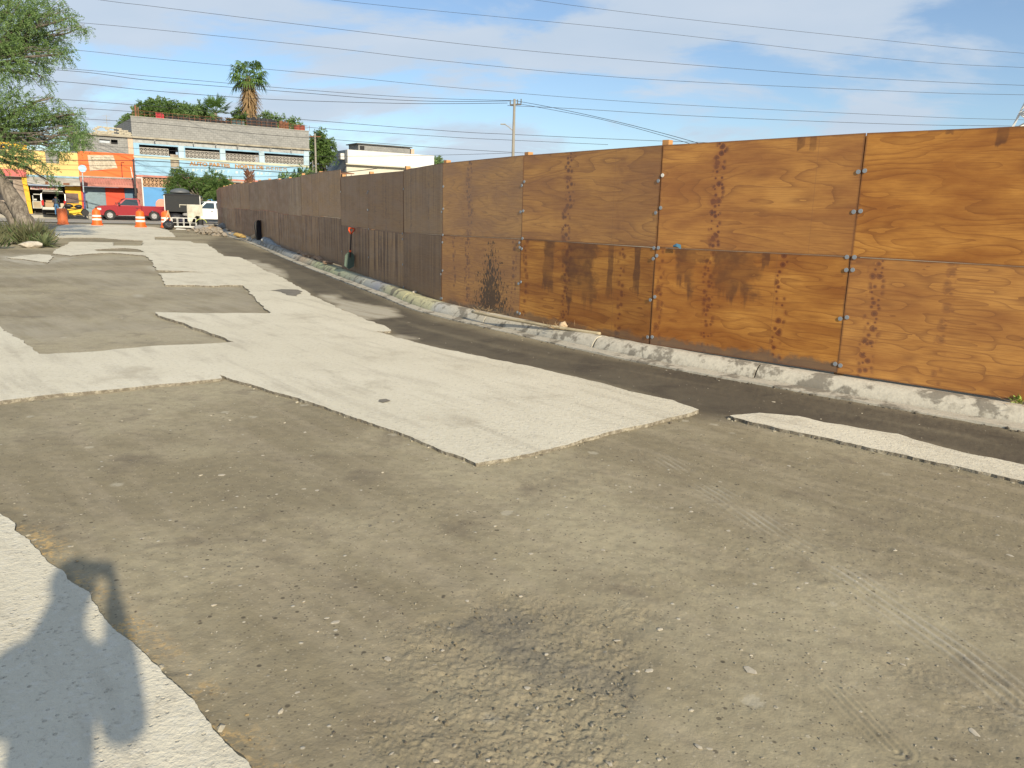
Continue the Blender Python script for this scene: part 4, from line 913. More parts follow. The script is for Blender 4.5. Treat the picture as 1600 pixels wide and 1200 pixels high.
MB().box(-5.42, -4.4, -.02, -.003, 1.0, 2.35 + Z).build('dark_poster', paint('dark_poster', (.14, .09, .08), rough=.7, var=.4), ye)
MB().box(-8.15, -6.0, -.3, -.26, 2.56 + Z, 2.9 + Z).build('sign_board', paint('faded_sign', (.55, .42, .38), rough=.7, var=.5, scale=6), ye)
m = MB()
for i in range(9): m.box(-8.0 + i * .21, -7.87 + i * .21, -.31, -.301, 2.66 + Z, 2.82 + Z)
m.build('faded_lettering', paint('dull_red_print', (.40, .10, .08)), ye)
MB().prism([(-8.75, 3.65 + Z), (-8.33, 3.65 + Z), (-8.15, 0), (-8.45, 0)], -.35, -.05).build('yellow_pillar', yel2, ye)
MB().box(-12.5, -8.36, -.6, 0, 3.64 + Z, 4.25 + Z).build('pink_canopy', paint('pink_red_paint', (.60, .14, .13), rough=.8, var=.25), ye)
MB().box(-12.5, -8.52, .01, .2, 0, 3.63 + Z).build('lower_wall', paint('drab_wall', (.34, .28, .23), rough=.9, var=.4, scale=1), ye)
MB().box(-10.6, -9.4, -.02, .005, 2.2 + Z, 3.3 + Z).build('dark_window', dark, ye)
MB().add([(-12.4, -.65, 3.5 + Z), (-10.3, -.65, 3.55 + Z), (-10.2, -1.6, 2.3 + Z), (-12.4, -1.6, 2.35 + Z), (-12.4, -.62, 3.44 + Z), (-10.3, -.62, 3.49 + Z), (-10.2, -1.57, 2.24 + Z), (-12.4, -1.57, 2.29 + Z)], [(0, 1, 2, 3), (7, 6, 5, 4), (0, 4, 5, 1), (1, 5, 6, 2), (2, 6, 7, 3), (3, 7, 4, 0)]).build('blue_tarp_awning', vb, ye)
# --- house further left, mostly behind the tree
lh = bld('drab_house', 'drab low house at the far left behind the leaning trunk', -22)
wallcells(MB(), 0, 9.4, 0, 4.6, [(2, 3.2, 1, 2.2), (5.5, 6.4, 0, 2.2)]).box(0, 9.4, 6, 6.2, 0, 4.6).box(0, .2, .2, 6, 0, 4.6).box(9.2, 9.4, .2, 6, 0, 4.6).build('wall', paint('drab_wall', (.34, .28, .23)), lh)
MB().box(-.2, 9.45, -.3, 6.3, 4.62, 4.8).build('roof', conc, lh); MB().box(2, 3.2, .4, .45, 1, 2.2).build('window', dark, lh); MB().box(5.5, 6.4, .05, .1, .02, 2.2).build('door', rust, lh)
# --- white house behind the fence
wa = pt(541, 234, 93); wb = pt(672, 242, 99); wd = Vector((wb.x - wa.x, wb.y - wa.y, 0)); wL = wd.length; wrot = math.atan2(wd.y, wd.x)
wh = empty('white_house', (wa.x, wa.y, .1), wrot, 'white flat-roofed house with a deep parapet and small arches, seen over the fence', 'house')
zt = wa.z - .1; zm = pt(541, 255, 93).z - .1
offw = paint('off_white_wall', (.55, .52, .43), rough=.8, var=.15, scale=.8); blg = paint('blue_grey_wall', (.26, .33, .40), rough=.85, var=.2)
ar = [(1.0, 2.9), (3.1, 5.0)]
m = MB(); wallcells(m, 0, wL, 0, zm - 1.0, [(a + .1, b - .1, 0, zm - 1.9) for a, b in ar]); m.box(0, wL, 0, .2, zm - 1.0, zm - .02); m.build('wall', offw, wh)
MB().box(0, wL, 6.8, 7, 0, zt - .1).box(wL - .2, wL, .2, 6.8, 0, zm).build('rear_wall', offw, wh)
MB().box(-.02, .2, .201, 6.8, 0, zt).build('side_wall', blg, wh)
MB().box(-.05, wL + .3, -.55, .21, zm, zt).box(wL - .05, wL + .3, .21, 7, zm, zt).build('parapet', white, wh)
MB().box(-.3, wL + .35, -.62, -.4, zm - .14, zm - .003).build('cornice', offw, wh)
MB().box(.2, wL, .22, 6.8, zm + .1, zm + .25).build('roof', conc, wh)
for a, b in ar:
    r = (b - a) / 2; poly = [(a + r + (r * math.cos(t)), zm - 1.95 + r * .62 * math.sin(t)) for t in np.linspace(0, PI, 14)] + [(a, zm - 3), (b, zm - 3)]
    MB().prism(poly, -.03, -.003).build('arch', paint('shaded_arch', (.10, .11, .11), rough=.4), wh)
pa = pt(556, 222, 97); pb = pt(640, 228, 101); k0 = (Vector((pa.x - wa.x, pa.y - wa.y, 0)) ).dot(wd.normalized()); k1 = (Vector((pb.x - wa.x, pb.y - wa.y, 0))).dot(wd.normalized())
MB().box(k0 + .2, k1 - .1, 3.2, 6.5, zm + .26, zt + 1.05).build('roof_room', M['block'], wh); MB().box(k0 - .1, k1 + .1, 2.9, 6.7, zt + 1.055, zt + 1.16).build('roof_room_slab', paint('dark_slab', (.10, .10, .095)), wh)
MB().box(k0 + .4, k0 + 1.0, 3.17, 3.19, zt + .35, zt + .85).build('window', dark, wh)
MB().box(k1 + .12, k1 + .6, 3.4, 4.2, zt - .3, zt + .95).build('chimney', paint('peach_plaster', (.55, .42, .32)), wh)
MB().box(-.5, -.03, .6, 1.3, zt - 1.1, zt - .4).build('air_conditioner', white, wh)
# low pale shed beside it
sa = gpt(462 + 30, 300, 90); shd = empty('shed', (sa.x, sa.y, sa.z), wrot, 'low pale shed with a rusty lean-to roof left of the white house', 'shed')
MB().box(0, 4.2, 0, 4, 0, 4.7).build('wall', offw, shd); MB().add([(1.4, -.8, 5.6), (4.6, -.8, 5.7), (4.6, 4, 6.1), (1.4, 4, 6.0), (1.4, -.8, 5.5), (4.6, -.8, 5.6), (4.6, 4, 6.0), (1.4, 4, 5.9)], [(0, 1, 2, 3), (7, 6, 5, 4), (0, 4, 5, 1), (1, 5, 6, 2), (2, 6, 7, 3), (3, 7, 4, 0)]).build('roof', rust, shd)
for x in (1.6, 4.3): MB().bar((x, -.6, 0), (x, -.6, 5.55), .1).build('post', conc, shd)

# ------------------------------------------------------------------ vegetation
def leafmesh(name, P, D, L, W, mat, parent, seed=0, up=None):
    "P leaf bases (n,3), D unit directions, L lengths, W widths: one pointed two-triangle leaf each"
    r = np.random.default_rng(seed); n = len(P)
    rnd = r.normal(size=(n, 3)); S = np.cross(D, rnd); S /= np.linalg.norm(S, axis=1, keepdims=True) + 1e-9
    L = np.broadcast_to(L, (n,))[:, None]; W = np.broadcast_to(W, (n,))[:, None]
    a = P; b = P + D * L * .5 + S * W * .5; c = P + D * L; d = P + D * L * .5 - S * W * .5
    V = np.stack([a, b, c, d], 1).reshape(-1, 3).astype(np.float32)
    me = bpy.data.meshes.new(name); me.vertices.add(len(V)); me.vertices.foreach_set('co', V.ravel())
    me.loops.add(n * 4); me.loops.foreach_set('vertex_index', np.arange(n * 4, dtype=np.int32)); me.polygons.add(n); me.polygons.foreach_set('loop_start', (np.arange(n) * 4).astype(np.int32)); me.update(calc_edges=True)
    me.materials.append(mat); o = bpy.data.objects.new(name, me); C.objects.link(o); o.parent = parent
    if parent: o.matrix_parent_inverse = Matrix.Translation(-parent.location)
    return o
def feather(clusters, per_m3, spray, leaf, seed, droop=.4, fill=1.0):
    "sprays of small leaves through ellipsoid clusters -> P, D"
    r = np.random.default_rng(seed); PP = []; DD = []
    for c, rad, n in clusters:
        n = max(6, int(n * fill)); c = np.array(c); rad = np.broadcast_to(np.array(rad, float), (3,))
        q = r.normal(size=(n, 3)); q /= np.linalg.norm(q, axis=1, keepdims=True); q *= (r.random((n, 1)) ** .45)
        st = c + q * rad; d = q * .7 + r.normal(size=(n, 3)) * .55 - np.array([0, 0, droop]); d /= np.linalg.norm(d, axis=1, keepdims=True)
        k = 9; t = (np.arange(k) + 1) / k
        ln = spray * (0.6 + .8 * r.random((n, 1, 1)))
        base = st[:, None, :] + d[:, None, :] * ln * t[None, :, None]; base[:, :, 2] -= (t ** 2)[None, :] * ln[:, :, 0] * .25
        sd = np.cross(d, r.normal(size=(n, 3))); sd /= np.linalg.norm(sd, axis=1, keepdims=True)
        for sg in (-1, 1):
            dirs = sd[:, None, :] * sg + d[:, None, :] * .7 + r.normal(size=base.shape) * .25; dirs /= np.linalg.norm(dirs, axis=2, keepdims=True)
            PP.append(base.reshape(-1, 3)); DD.append(dirs.reshape(-1, 3))
    return np.concatenate(PP), np.concatenate(DD)
def limb(a, b, r0, r1, sag=.1, n=6, seed=0):
    rr = random.Random(seed); a = Vector(a); b = Vector(b); L = (b - a).length
    return [a.lerp(b, i / n) + Vector((rr.uniform(-1, 1), rr.uniform(-1, 1), rr.uniform(-.6, 1) + 0)) * L * .04 * (0 < i < n) + Vector((0, 0, sag * L * math.sin(PI * i / n))) for i in range(n + 1)], [r0 + (r1 - r0) * i / n for i in range(n + 1)]
def broad_tree(name, label, base, trunk_r, fork_h, clusters, mat, spray, leaf, seed, group=None, cat='tree', twigs=5, lean=(0, 0), droop=.3, fill=.6):
    t = empty(name, base, 0, label, cat, group); bpy.context.view_layer.update(); base = Vector(base)
    fk = base + Vector((lean[0], lean[1], fork_h)); m = MB(); p, r = limb(base - Vector((0, 0, .1)), fk, trunk_r, trunk_r * .75, 0, 5, seed); m.tube(p, r, 9)
    o = m.build('trunk', M['bark'], t, smooth=True); o.matrix_parent_inverse = Matrix.Translation(-base)
    m = MB(); rr = random.Random(seed)
    for i, (c, rad, n) in enumerate(clusters):
        p, r = limb(fk - Vector((0, 0, .1)), c, trunk_r * .5, .03, .08, 6, seed + i); m.tube(p, r, 6); rad = rad if hasattr(rad, '__len__') else (rad,) * 3
        for k in range(twigs):
            a = p[3 + k % 3]; q = Vector(c) + Vector([rr.gauss(0, .55) * rad[j] for j in range(3)]); pp, r2 = limb(a, q, .028, .008, .05, 4, seed + i * 31 + k); m.tube(pp, r2, 4)
    o = m.build('limbs', M['bark'], t, smooth=True); o.matrix_parent_inverse = Matrix.Translation(-base)
    P, D = feather(clusters, 0, spray, leaf, seed, droop, fill)
    r = np.random.default_rng(seed + 1); leafmesh('crown', P, D, leaf[0] * r.uniform(.7, 1.3, len(P)), leaf[1], mat, t, seed); return t
# leaning mesquite at the left, its crown reaching into the picture
tb = at(48, 377); ZT = 30; tb = gpt(50, 374, ZT)
cl = []
def cpx(px, py, rpx, n, zc=None, ry=None, rpy=None):
    zc = zc or ZT + random.uniform(-1.5, 1.5); p = pt(px, py, zc); s_ = zc / FPX; return (tuple(p), (rpx * s_, (ry or rpx * 1.1) * s_, (rpy or rpx * .8) * s_), n)
for a in [(10, 15, 42, 420), (52, 22, 30, 260), (84, 14, 22, 100), (104, 30, 15, 60), (128, 42, 9, 26), (42, 60, 34, 240), (8, 70, 30, 240), (75, 72, 26, 150), (100, 84, 13, 50), (60, 100, 20, 80), (30, 100, 24, 110), (5, 115, 22, 110), (70, 122, 12, 28, None, None, 12), (90, 60, 20, 70),
          (18, 160, 28, 170), (52, 168, 24, 120), (84, 180, 22, 150), (108, 190, 18, 110), (126, 204, 13, 70), (20, 196, 26, 200), (60, 205, 26, 150), (112, 215, 18, 90), (128, 222, 9, 30), (92, 232, 12, 60), (20, 232, 20, 100), (52, 238, 12, 34, None, None, 16), (75, 262, 9, 30, None, None, 18), (88, 285, 5, 14, None, None, 12), (84, 152, 9, 16), (118, 178, 9, 16), (44, 258, 8, 16, None, None, 14), (8, 255, 10, 34, None, None, 16),
          (-60, 40, 60, 500), (-60, 150, 55, 420), (-130, 80, 70, 500), (-150, 180, 60, 360), (-220, 120, 70, 420), (-100, -30, 70, 420), (0, -60, 60, 420), (60, -50, 40, 220), (-200, 20, 70, 400)]: cl.append(cpx(*a))
mes = empty('mesquite_tree', tb, 0, 'tall feathery mesquite with a thick leaning trunk at the left edge', 'tree'); bpy.context.view_layer.update()
p1 = pt(22, 318, ZT); p2 = pt(-8, 268, ZT); fk = pt(-60, 200, ZT + .3)
m = MB(); tr = smoothpath([tb - Vector((0, 0, .2)) + Vector((.15, 0, 0)), tb + Vector((-.05, 0, .35)), pt(30, 330, ZT), p1, p2, fk], 6)
rad = np.interp(np.linspace(0, 1, len(tr)), [0, .12, .3, .6, 1], [.58, .42, .34, .31, .25]); m.tube([q + Vector((0, 0, 0)) for q in tr], list(rad), 14)
me_ = m.build('trunk', M['bark'], mes, smooth=True); me_.matrix_parent_inverse = Matrix.Translation(-tb)
for v in me_.data.vertices: v.co += v.normal * (.10 * (math.sin(math.atan2(v.co.y - tb.y, v.co.x - tb.x) * 5 + v.co.z * 1.3)) * .5)
m = MB(); tr2 = smoothpath([tb + Vector((-.75, .5, -.2)), tb + Vector((-1.0, .5, 1.0)), pt(-30, 300, ZT + .5), fk + Vector((-.8, .2, .6))], 5); m.tube(tr2, list(np.linspace(.32, .16, len(tr2))), 10)
o = m.build('second_trunk', M['bark'], mes, smooth=True); o.matrix_parent_inverse = Matrix.Translation(-tb)
m = MB(); rr = random.Random(11)
f2 = pt(-40, 110, ZT); pts_, rs_ = limb(fk, f2, .26, .2, .0, 5, 1); m.tube(pts_, rs_, 9)
for i, (c, rd, n) in enumerate(cl):
    v = Vector(c) - CP; py = 600 - FPX * v.dot(U) / v.dot(F); st = fk if py > 140 else f2
    pp, rs = limb(st, c, .10, .018, -.05 if py > 140 else .04, 8, 40 + i); m.tube(pp, rs, 6)
    for k in range(7):
        a = pp[3 + k % 5]; q = Vector(c) + Vector([rr.gauss(0, .6) * rd[j] for j in range(3)]); p_, r_ = limb(a, q, .022, .006, .03, 4, i * 17 + k); m.tube(p_, r_, 4)
o = m.build('limbs', M['bark'], mes, smooth=True); o.matrix_parent_inverse = Matrix.Translation(-tb)
P, D = feather(cl, 0, .34, None, 3, .45, .80); r = np.random.default_rng(5); leafmesh('crown', P, D, .085 * r.uniform(.6, 1.4, len(P)), .030, M['leaf'], mes, 3)
# dry shrubs and weeds under it
def blades(name, spots, mat, label, kind, cat, seed, n_per, hgt, wid, spread=.9, parent=None):
    r = np.random.default_rng(seed); P = []; D = []; L = []
    for (x, y, z, rad, hh) in spots:
        n = int(n_per * rad * rad * 8); a = r.random(n) * 2 * PI; q = np.sqrt(r.random(n)) * rad
        P.append(np.stack([x + q * np.cos(a), y + q * np.sin(a), np.full(n, z) + r.random(n) * hh * .45], 1)); d = np.stack([np.cos(a) * q / rad * spread + r.normal(size=n) * .3, np.sin(a) * q / rad * spread + r.normal(size=n) * .3, np.full(n, 1.0)], 1)
        D.append(d / np.linalg.norm(d, axis=1, keepdims=True)); L.append(hh * r.uniform(.35, .75, n))
    o = leafmesh(name, np.concatenate(P), np.concatenate(D), np.concatenate(L), wid, mat, parent, seed)
    return tag(o, label, cat, None, kind)
sp = []; rr = random.Random(8)
for i in range(46):
    px = rr.uniform(-140, 66); py = rr.uniform(366, 383) if px > 0 else rr.uniform(360, 390); g = at(px, py); g = gpt(px, py, 27 + (383 - py) * .25); sp.append((g.x, g.y, g.z - .03, rr.uniform(.3, .55), rr.uniform(.55, 1.0)))
blades('dry_weeds', sp, M['leaf_grey'], None, 'stuff', None, 4, 60, .6, .045)
sp = [(x, y, z, r_ * .9, h_ * .7) for x, y, z, r_, h_ in sp[::3]]
blades('green_weeds', sp, M['leaf'], None, 'stuff', None, 6, 40, .6, .04)
def agave(px, py, zc, s, label, seed):
    g = gpt(px, py, zc); t = empty('agave', g, 0, label, 'agave'); rr = random.Random(seed)
    for i in range(34):
        a = i * 2.399; el = .15 + 1.25 * (i / 34) ; L = s * rr.uniform(.8, 1.15); w = s * .085; d = Vector((math.cos(a), math.sin(a), 0)); m = MB(); vs = []
        for k in range(5):
            tt = k / 4; e = el - .45 * tt * (1 - el / 1.6); c = d * (L * tt * math.cos(e) + .03) + Vector((0, 0, L * tt * math.sin(e))); sd = Vector((-d.y, d.x, 0)) * w * (1 - tt ** 2.2) ** .8; up = Vector((0, 0, w * .35))
            vs += [c - sd + up, c - up * .4, c + sd + up] if k < 4 else [c]
        fs = [(k * 3, k * 3 + 1, k * 3 + 4, k * 3 + 3) for k in range(3)] + [(k * 3 + 1, k * 3 + 2, k * 3 + 5, k * 3 + 4) for k in range(3)] + [(9, 10, 12), (10, 11, 12)]
        m.add(vs, fs).build('leaf', M['agave'], t, smooth=False, fix=False)
agave(70, 375, 27, .62, 'spiky grey-green agave at the right end of the weeds', 1)
agave(48, 371, 28, .5, 'second spiky agave just left, half hidden among the weeds', 2)
# trees beyond the buildings
def far_cl(L, zc, k=1): return [cpx(x, y, r_, int(n * k), zc + random.uniform(-2, 2)) for x, y, r_, n in L]
def far_tree(label, L, zc, mat, seed, name='bushy_tree', spray=.6, leaf=(.30, .11), th=3.5, tr=.2, grp='trees beyond the blue building'):
    c = far_cl(L, zc); bx = sum(q[0][0] for q in c) / len(c); by = sum(q[0][1] for q in c) / len(c)
    return broad_tree(name, label, (bx, by, gz(by)), tr, th, c, mat, spray, leaf, seed, grp)
far_tree('broad feathery tree rising behind the left part of the blue building', [(232, 172, 16, 240), (218, 180, 12, 150), (250, 165, 16, 240), (268, 172, 14, 200), (284, 172, 12, 150), (240, 188, 22, 240), (275, 188, 18, 200)], 98, M['leaf_dark'], 61, th=7)
far_tree('small tree behind the gap between orange shop and blue building', [(202, 190, 10, 110), (196, 196, 8, 80), (208, 182, 7, 60)], 92, M['leaf_dark'], 62, th=6)
far_tree('airy tree behind the middle of the blue building', [(300, 175, 13, 160), (314, 172, 12, 140), (308, 186, 16, 200), (328, 184, 9, 80)], 97, M['leaf'], 63, th=7)
far_tree('low dark tree left of the tall palm', [(374, 178, 8, 90), (380, 186, 9, 100), (366, 188, 8, 80)], 98, M['leaf_dark'], 64, th=6)
far_tree('low green tree right of the tall palm', [(415, 186, 10, 110), (428, 189, 9, 90), (444, 190, 9, 90), (462, 194, 8, 70)], 98, M['leaf'], 65, th=6)
far_tree('dark green tree standing in the gap right of the blue building', [(495, 222, 12, 160), (508, 226, 12, 160), (500, 240, 14, 200), (512, 244, 9, 110), (496, 256, 13, 160), (490, 272, 12, 130), (502, 210, 7, 60)], 92, M['leaf_dark'], 66, th=4)
far_tree('treetop showing right of the white house', [(680, 250, 8, 90), (688, 254, 8, 80), (675, 256, 7, 70)], 112, M['leaf'], 67, th=5)
far_tree('pale green shrub top showing over the fence below the wall ring', [(448, 280, 8, 80), (462, 276, 8, 90), (474, 272, 8, 80), (484, 272, 7, 60)], 80, M['leaf'], 68, name='shrub', th=2.5, grp=None)
t_ = broad_tree('street_tree', 'round dark mesquite in front of the blue building behind the black booth', gpt(318, 345, 68.5, .32), .17, 1.5,
    [cpx(x, y, r_, n, 68.5 + random.uniform(-1.2, 1.2)) for x, y, r_, n in [(282, 282, 16, 330), (300, 288, 16, 360), (272, 296, 12, 220), (320, 290, 18, 420), (340, 284, 16, 320), (352, 292, 14, 260), (335, 299, 14, 300), (305, 299, 14, 300), (358, 298, 9, 120), (280, 270, 9, 90), (296, 276, 9, 90), (330, 276, 10, 110), (266, 286, 7, 60), (345, 305, 8, 90)]], M['leaf_dark'], .42, (.17, .055), 71)
# palms: fan leaves
def fan_palm(name, label, base, h, tr, nl, R_, seed, skirt=True, droopy=1.0, crown_up=.9):
    t = empty(name, base, 0, label, 'palm tree'); rr = random.Random(seed)
    MB().tube([(0, 0, -.2), (.05, 0, h * .5), (0, 0, h)], [tr * 1.2, tr, tr * .9], 9).build('trunk', M['bark'], t, smooth=True)
    def fan(mat, az, el, L, R2, kk, nm):
        m = MB(); d = Vector((math.cos(az) * math.cos(el), math.sin(az) * math.cos(el), math.sin(el))); c0 = Vector((0, 0, h)) + d * L; m.bar(Vector((0, 0, h)), c0, .05)
        s = d.cross(Vector((0, 0, 1))); s = s.normalized() if s.length > .05 else Vector((1, 0, 0)); nrm = s.cross(d)
        for i in range(kk):
            a = (i / (kk - 1) - .5) * 3.9 + rr.uniform(-.05, .05); q = d * math.cos(a) + s * math.sin(a); L2 = R2 * rr.uniform(.8, 1.1) * (1 - .12 * abs(a)); e = c0 + q * L2 * .6 + Vector((0, 0, -.05 * R2)); tip = c0 + q * L2 + Vector((0, 0, -.42 * R2 * droopy)); w = nrm.cross(q).normalized() * R2 * .065
            m.add([c0, e - w, e + w, tip], [(0, 1, 2), (1, 3, 2)])
        m.build(nm, mat, t, fix=False)
    for i in range(nl):
        fan(M['leaf_palm'], i * 2.399 + rr.uniform(-.2, .2), crown_up - 1.5 * (i / nl) + rr.uniform(-.12, .12), R_ * rr.uniform(.55, .9), R_ * .62, 15, 'frond')
    if skirt:
        m = MB()
        for i in range(560):
            a = rr.uniform(0, 2 * PI); z = h - rr.uniform(.2, 5.0); rb = tr + .15; Lq = rr.uniform(.9, 1.8); o_ = rr.uniform(.35, 1.25) * (1.15 if z > h - 3.5 else .8); p = Vector((math.cos(a) * rb, math.sin(a) * rb, z)); q = p + Vector((math.cos(a) * o_, math.sin(a) * o_, -Lq)); w = Vector((-math.sin(a), math.cos(a), 0)) * rr.uniform(.05, .13)
            m.add([p - w, p + w, q + w * .2, q - w * .2], [(0, 1, 2, 3)])
        m.build('skirt', M['leaf_dead'], t, fix=False)
    return t
pb_ = gpt(396, 300, 100); ph = pt(396, 126, 100).z - pb_.z
pm = fan_palm('fan_palm', 'tall shaggy palm with a skirt of dead fronds above the blue building', pb_, ph, .28, 26, 2.3, 3, droopy=1.1)
pb2 = gpt(343, 300, 98); fan_palm('fan_palm', 'short green palm top showing behind the blue building\'s roof', pb2, pt(343, 180, 98).z - pb2.z, .25, 20, 1.9, 5, skirt=False, droopy=.2, crown_up=1.3)
# headless palm trunk with old leaf bases, in front of the blue building
g = gpt(392, 330, 70); top = pt(391, 269, 70).z; t = empty('palm_stump', g, 0, 'brown shaggy headless palm trunk in front of the blue building', 'palm stump'); hh = top - g.z; rr = random.Random(3)
MB().tube([(0, 0, -.2), (0, 0, hh)], [.26, .24], 9).build('trunk', M['bark'], t, smooth=True)
m = MB()
for i in range(170):
    a = i * 2.399; z = hh * .35 + (hh * .64) * i / 170; p = Vector((math.cos(a) * .22, math.sin(a) * .22, z)); q = p + Vector((math.cos(a) * .28, math.sin(a) * .28, rr.uniform(.2, .42))); m.bar(p, q, .10, .03)
m.build('leaf_base', paint('red_brown_fibre', (.25, .11, .06), rough=.9, var=.4), t)
m = MB()
for i in range(26):
    a = rr.uniform(-1.2, 1.2); z = hh * rr.uniform(.3, .6); p = Vector((math.cos(a) * .25, math.sin(a) * .25, z)); q = p + Vector((math.cos(a) * rr.uniform(.4, 1.0), math.sin(a) * .8, -rr.uniform(.6, 1.4))); m.bar(p, q, .05, .02)
m.build('dead_frond', M['leaf_dead'], t)

# ------------------------------------------------------------------ vehicles
rubber = paint('tyre_rubber', (.025, .025, .026), rough=.85, var=.1); chrome = paint('alloy', (.34, .34, .35), rough=.4, metal=.5, var=.1); glass = paint('car_glass', (.03, .045, .055), rough=.08, var=.05, spec=.8)
blackp = paint('black_plastic', (.02, .02, .022), rough=.6); lampg = paint('headlamp_glass', (.65, .66, .62), rough=.15); redl = paint('tail_lamp', (.45, .01, .01), rough=.2)
def wheel(root, x, y, r, w=.26, out=1, spokes=5):
    t = MB().lathe([(r * .55, -w / 2), (r * .93, -w / 2), (r, -w * .3), (r, w * .3), (r * .93, w / 2), (r * .58, w / 2), (r * .55, 0), (r * .55, -w / 2)], 24, axis='y', cap=False).build('wheel', rubber, root, smooth=True, sharp=40); t.location = (x, y, r)
    m = MB().lathe([(r * .60, -.02), (r * .62, out * w * .42), (r * .56, out * w * .45), (r * .52, out * w * .2), (r * .05, out * w * .18)], 20, axis='y'); m.lathe([(r * .15, out * w * .2), (r * .15, out * w * .44), (r * .08, out * w * .47)], 10, axis='y')
    for i in range(spokes): a = 2 * PI * i / spokes + .3; m.bar((r * .1 * math.cos(a), out * w * .38, r * .1 * math.sin(a)), (r * .57 * math.cos(a), out * w * .40, r * .57 * math.sin(a)), r * .16, .04, up=(0, 1, 0))
    m.build('rim', chrome, t, smooth=False)
def arc_pts(cx, cz, r, a0, a1, n=9): return [(cx + r * math.cos(a), cz + r * math.sin(a)) for a in np.linspace(a0, a1, n)]
def pickup(name, label, loc, rot, pm, crew=False, scale=1.0, grp=None):
    root = empty(name, loc, rot, label, 'pickup truck', grp); root.scale = (scale,) * 3; fx, rx, wr = 4.85, 1.28, .425; cabx = 1.75 if crew else 2.28
    prof = [(cabx, .45), (cabx, 1.24), (4.25, 1.26), (4.45, 1.28), (5.45, 1.22), (5.72, 1.14), (5.84, .98), (5.80, .62), (5.62, .45)] + arc_pts(fx, wr, .50, 0, PI)[0:] + [(4.3, .42)]
    if crew: prof = prof + [(1.80, .42)]
    MB().prism(prof, -.97, .97).build('body', pm, root, bevel=.05)
    bed = MB(); side = [(.04, .62), (.02, 1.0), (.04, 1.27), (cabx - .02, 1.27), (cabx - .02, .46)] + arc_pts(rx, wr, .50, 0, PI) + [(.5, .52)]
    for a, b in ((.92, .97), (-.97, -.92)): bed.prism(side, a, b)
    bed.box(.08, cabx - .03, -.915, .915, .72, .78); bed.box(cabx - .08, cabx - .025, -.915, .915, .781, 1.24); bed.build('bed', pm, root, bevel=.015)
    MB().box(.0, .07, -.9, .9, .66, 1.26).build('tailgate', pm, root, bevel=.02)
    MB().box(-.14, .0, -.93, .93, .48, .66).build('rear_bumper', chrome, root, bevel=.03); MB().box(5.70, 5.92, -.95, .95, .45, .68).build('front_bumper', chrome, root, bevel=.05)
    MB().box(5.78, 5.83, -.55, .55, .70, 1.04).build('grille', blackp, root, bevel=.02)
    top = 1.93; yz = lambda z: .93 - (z - 1.24) * .30
    cab = [(cabx + .02, 1.235), (cabx + .14, 1.86), (cabx + .32, top), (3.35, top), (3.62, 1.87), (4.38, 1.235)]
    MB().prism(cab, lambda p: -yz(p[1]), lambda p: yz(p[1])).build('cab', pm, root, bevel=.03)
    def win(poly, nm='window'):
        for sg in (-1, 1): MB().prism(poly, lambda p: sg * (yz(p[1]) - .01), lambda p: sg * (yz(p[1]) + .008)).build(nm, glass, root)
    if crew: win([(cabx + .2, 1.30), (cabx + .30, 1.80), (2.75, 1.80), (2.75, 1.30)]); win([(2.9, 1.30), (2.9, 1.80), (3.52, 1.80), (4.08, 1.30)])
    else: win([(cabx + .22, 1.30), (cabx + .30, 1.82), (3.48, 1.82), (4.05, 1.30)])
    MB().add([(4.34, -.80, 1.28), (4.34, .80, 1.28), (3.665, .69, 1.84), (3.665, -.69, 1.84), (4.30, -.80, 1.27), (4.30, .80, 1.27), (3.63, .69, 1.83), (3.63, -.69, 1.83)], [(0, 1, 2, 3), (7, 6, 5, 4), (0, 4, 5, 1), (1, 5, 6, 2), (2, 6, 7, 3), (3, 7, 4, 0)]).build('windscreen', glass, root)
    MB().box(cabx + .03, cabx + .05, -.6, .6, 1.34, 1.8).build('rear_window', glass, root)
    for sg in (-1, 1):
        for x in ([cabx + .1, 2.82, 4.22] if crew else [cabx + .12, 4.22]): MB().box(x - .006, x + .006, sg * .965 - .01, sg * .965 + .008, .5, 1.22).build('door_seam', blackp, root)
        for x in ([2.0, 3.05] if crew else [2.55]): MB().box(x, x + .2, sg * .985 - .02, sg * .985 + .02, 1.05, 1.10).build('door_handle', blackp, root, bevel=.008)
        MB().box(4.0, 4.14, sg * 1.10 - .13, sg * 1.10 + .12, 1.28, 1.52).build('mirror', blackp, root, bevel=.02)
        MB().box(5.50, 5.815, sg * .80 - .18, sg * .80 + .175, .84, 1.03).build('headlight', lampg, root, bevel=.02)
        MB().box(-.01, .09, sg * .90 - .08, sg * .90 + .08, .86, 1.22).build('tail_light', redl, root, bevel=.01)
        MB().prism(arc_pts(fx, wr, .53, 0, PI, 15) + arc_pts(fx, wr, .47, PI, 0, 15), sg * .93, sg * .985).build('wheel_arch', blackp if 0 else pm, root)
        MB().prism(arc_pts(rx, wr, .53, 0, PI, 15) + arc_pts(rx, wr, .47, PI, 0, 15), sg * .90, sg * .985).build('wheel_arch', pm, root)
        MB().box(cabx + .1, 4.2, sg * .92 - .03, sg * .92 + .04, .40, .46).build('side_step', chrome, root)
        for x in (fx, rx): wheel(root, x, sg * .85, wr, .27, sg)
    MB().box(.6, 5.4, -.8, .8, .32, .62).build('chassis', blackp, root); MB().box(fx - .46, fx + .46, -.9, .9, .6, .9).build('wheel_well', dark, root)
    return root
redp = paint('metallic_red', (.28, .012, .020), rough=.28, var=.06, metal=.15, spec=.6); wht = paint('white_car_paint', (.72, .73, .73), rough=.3, var=.05)
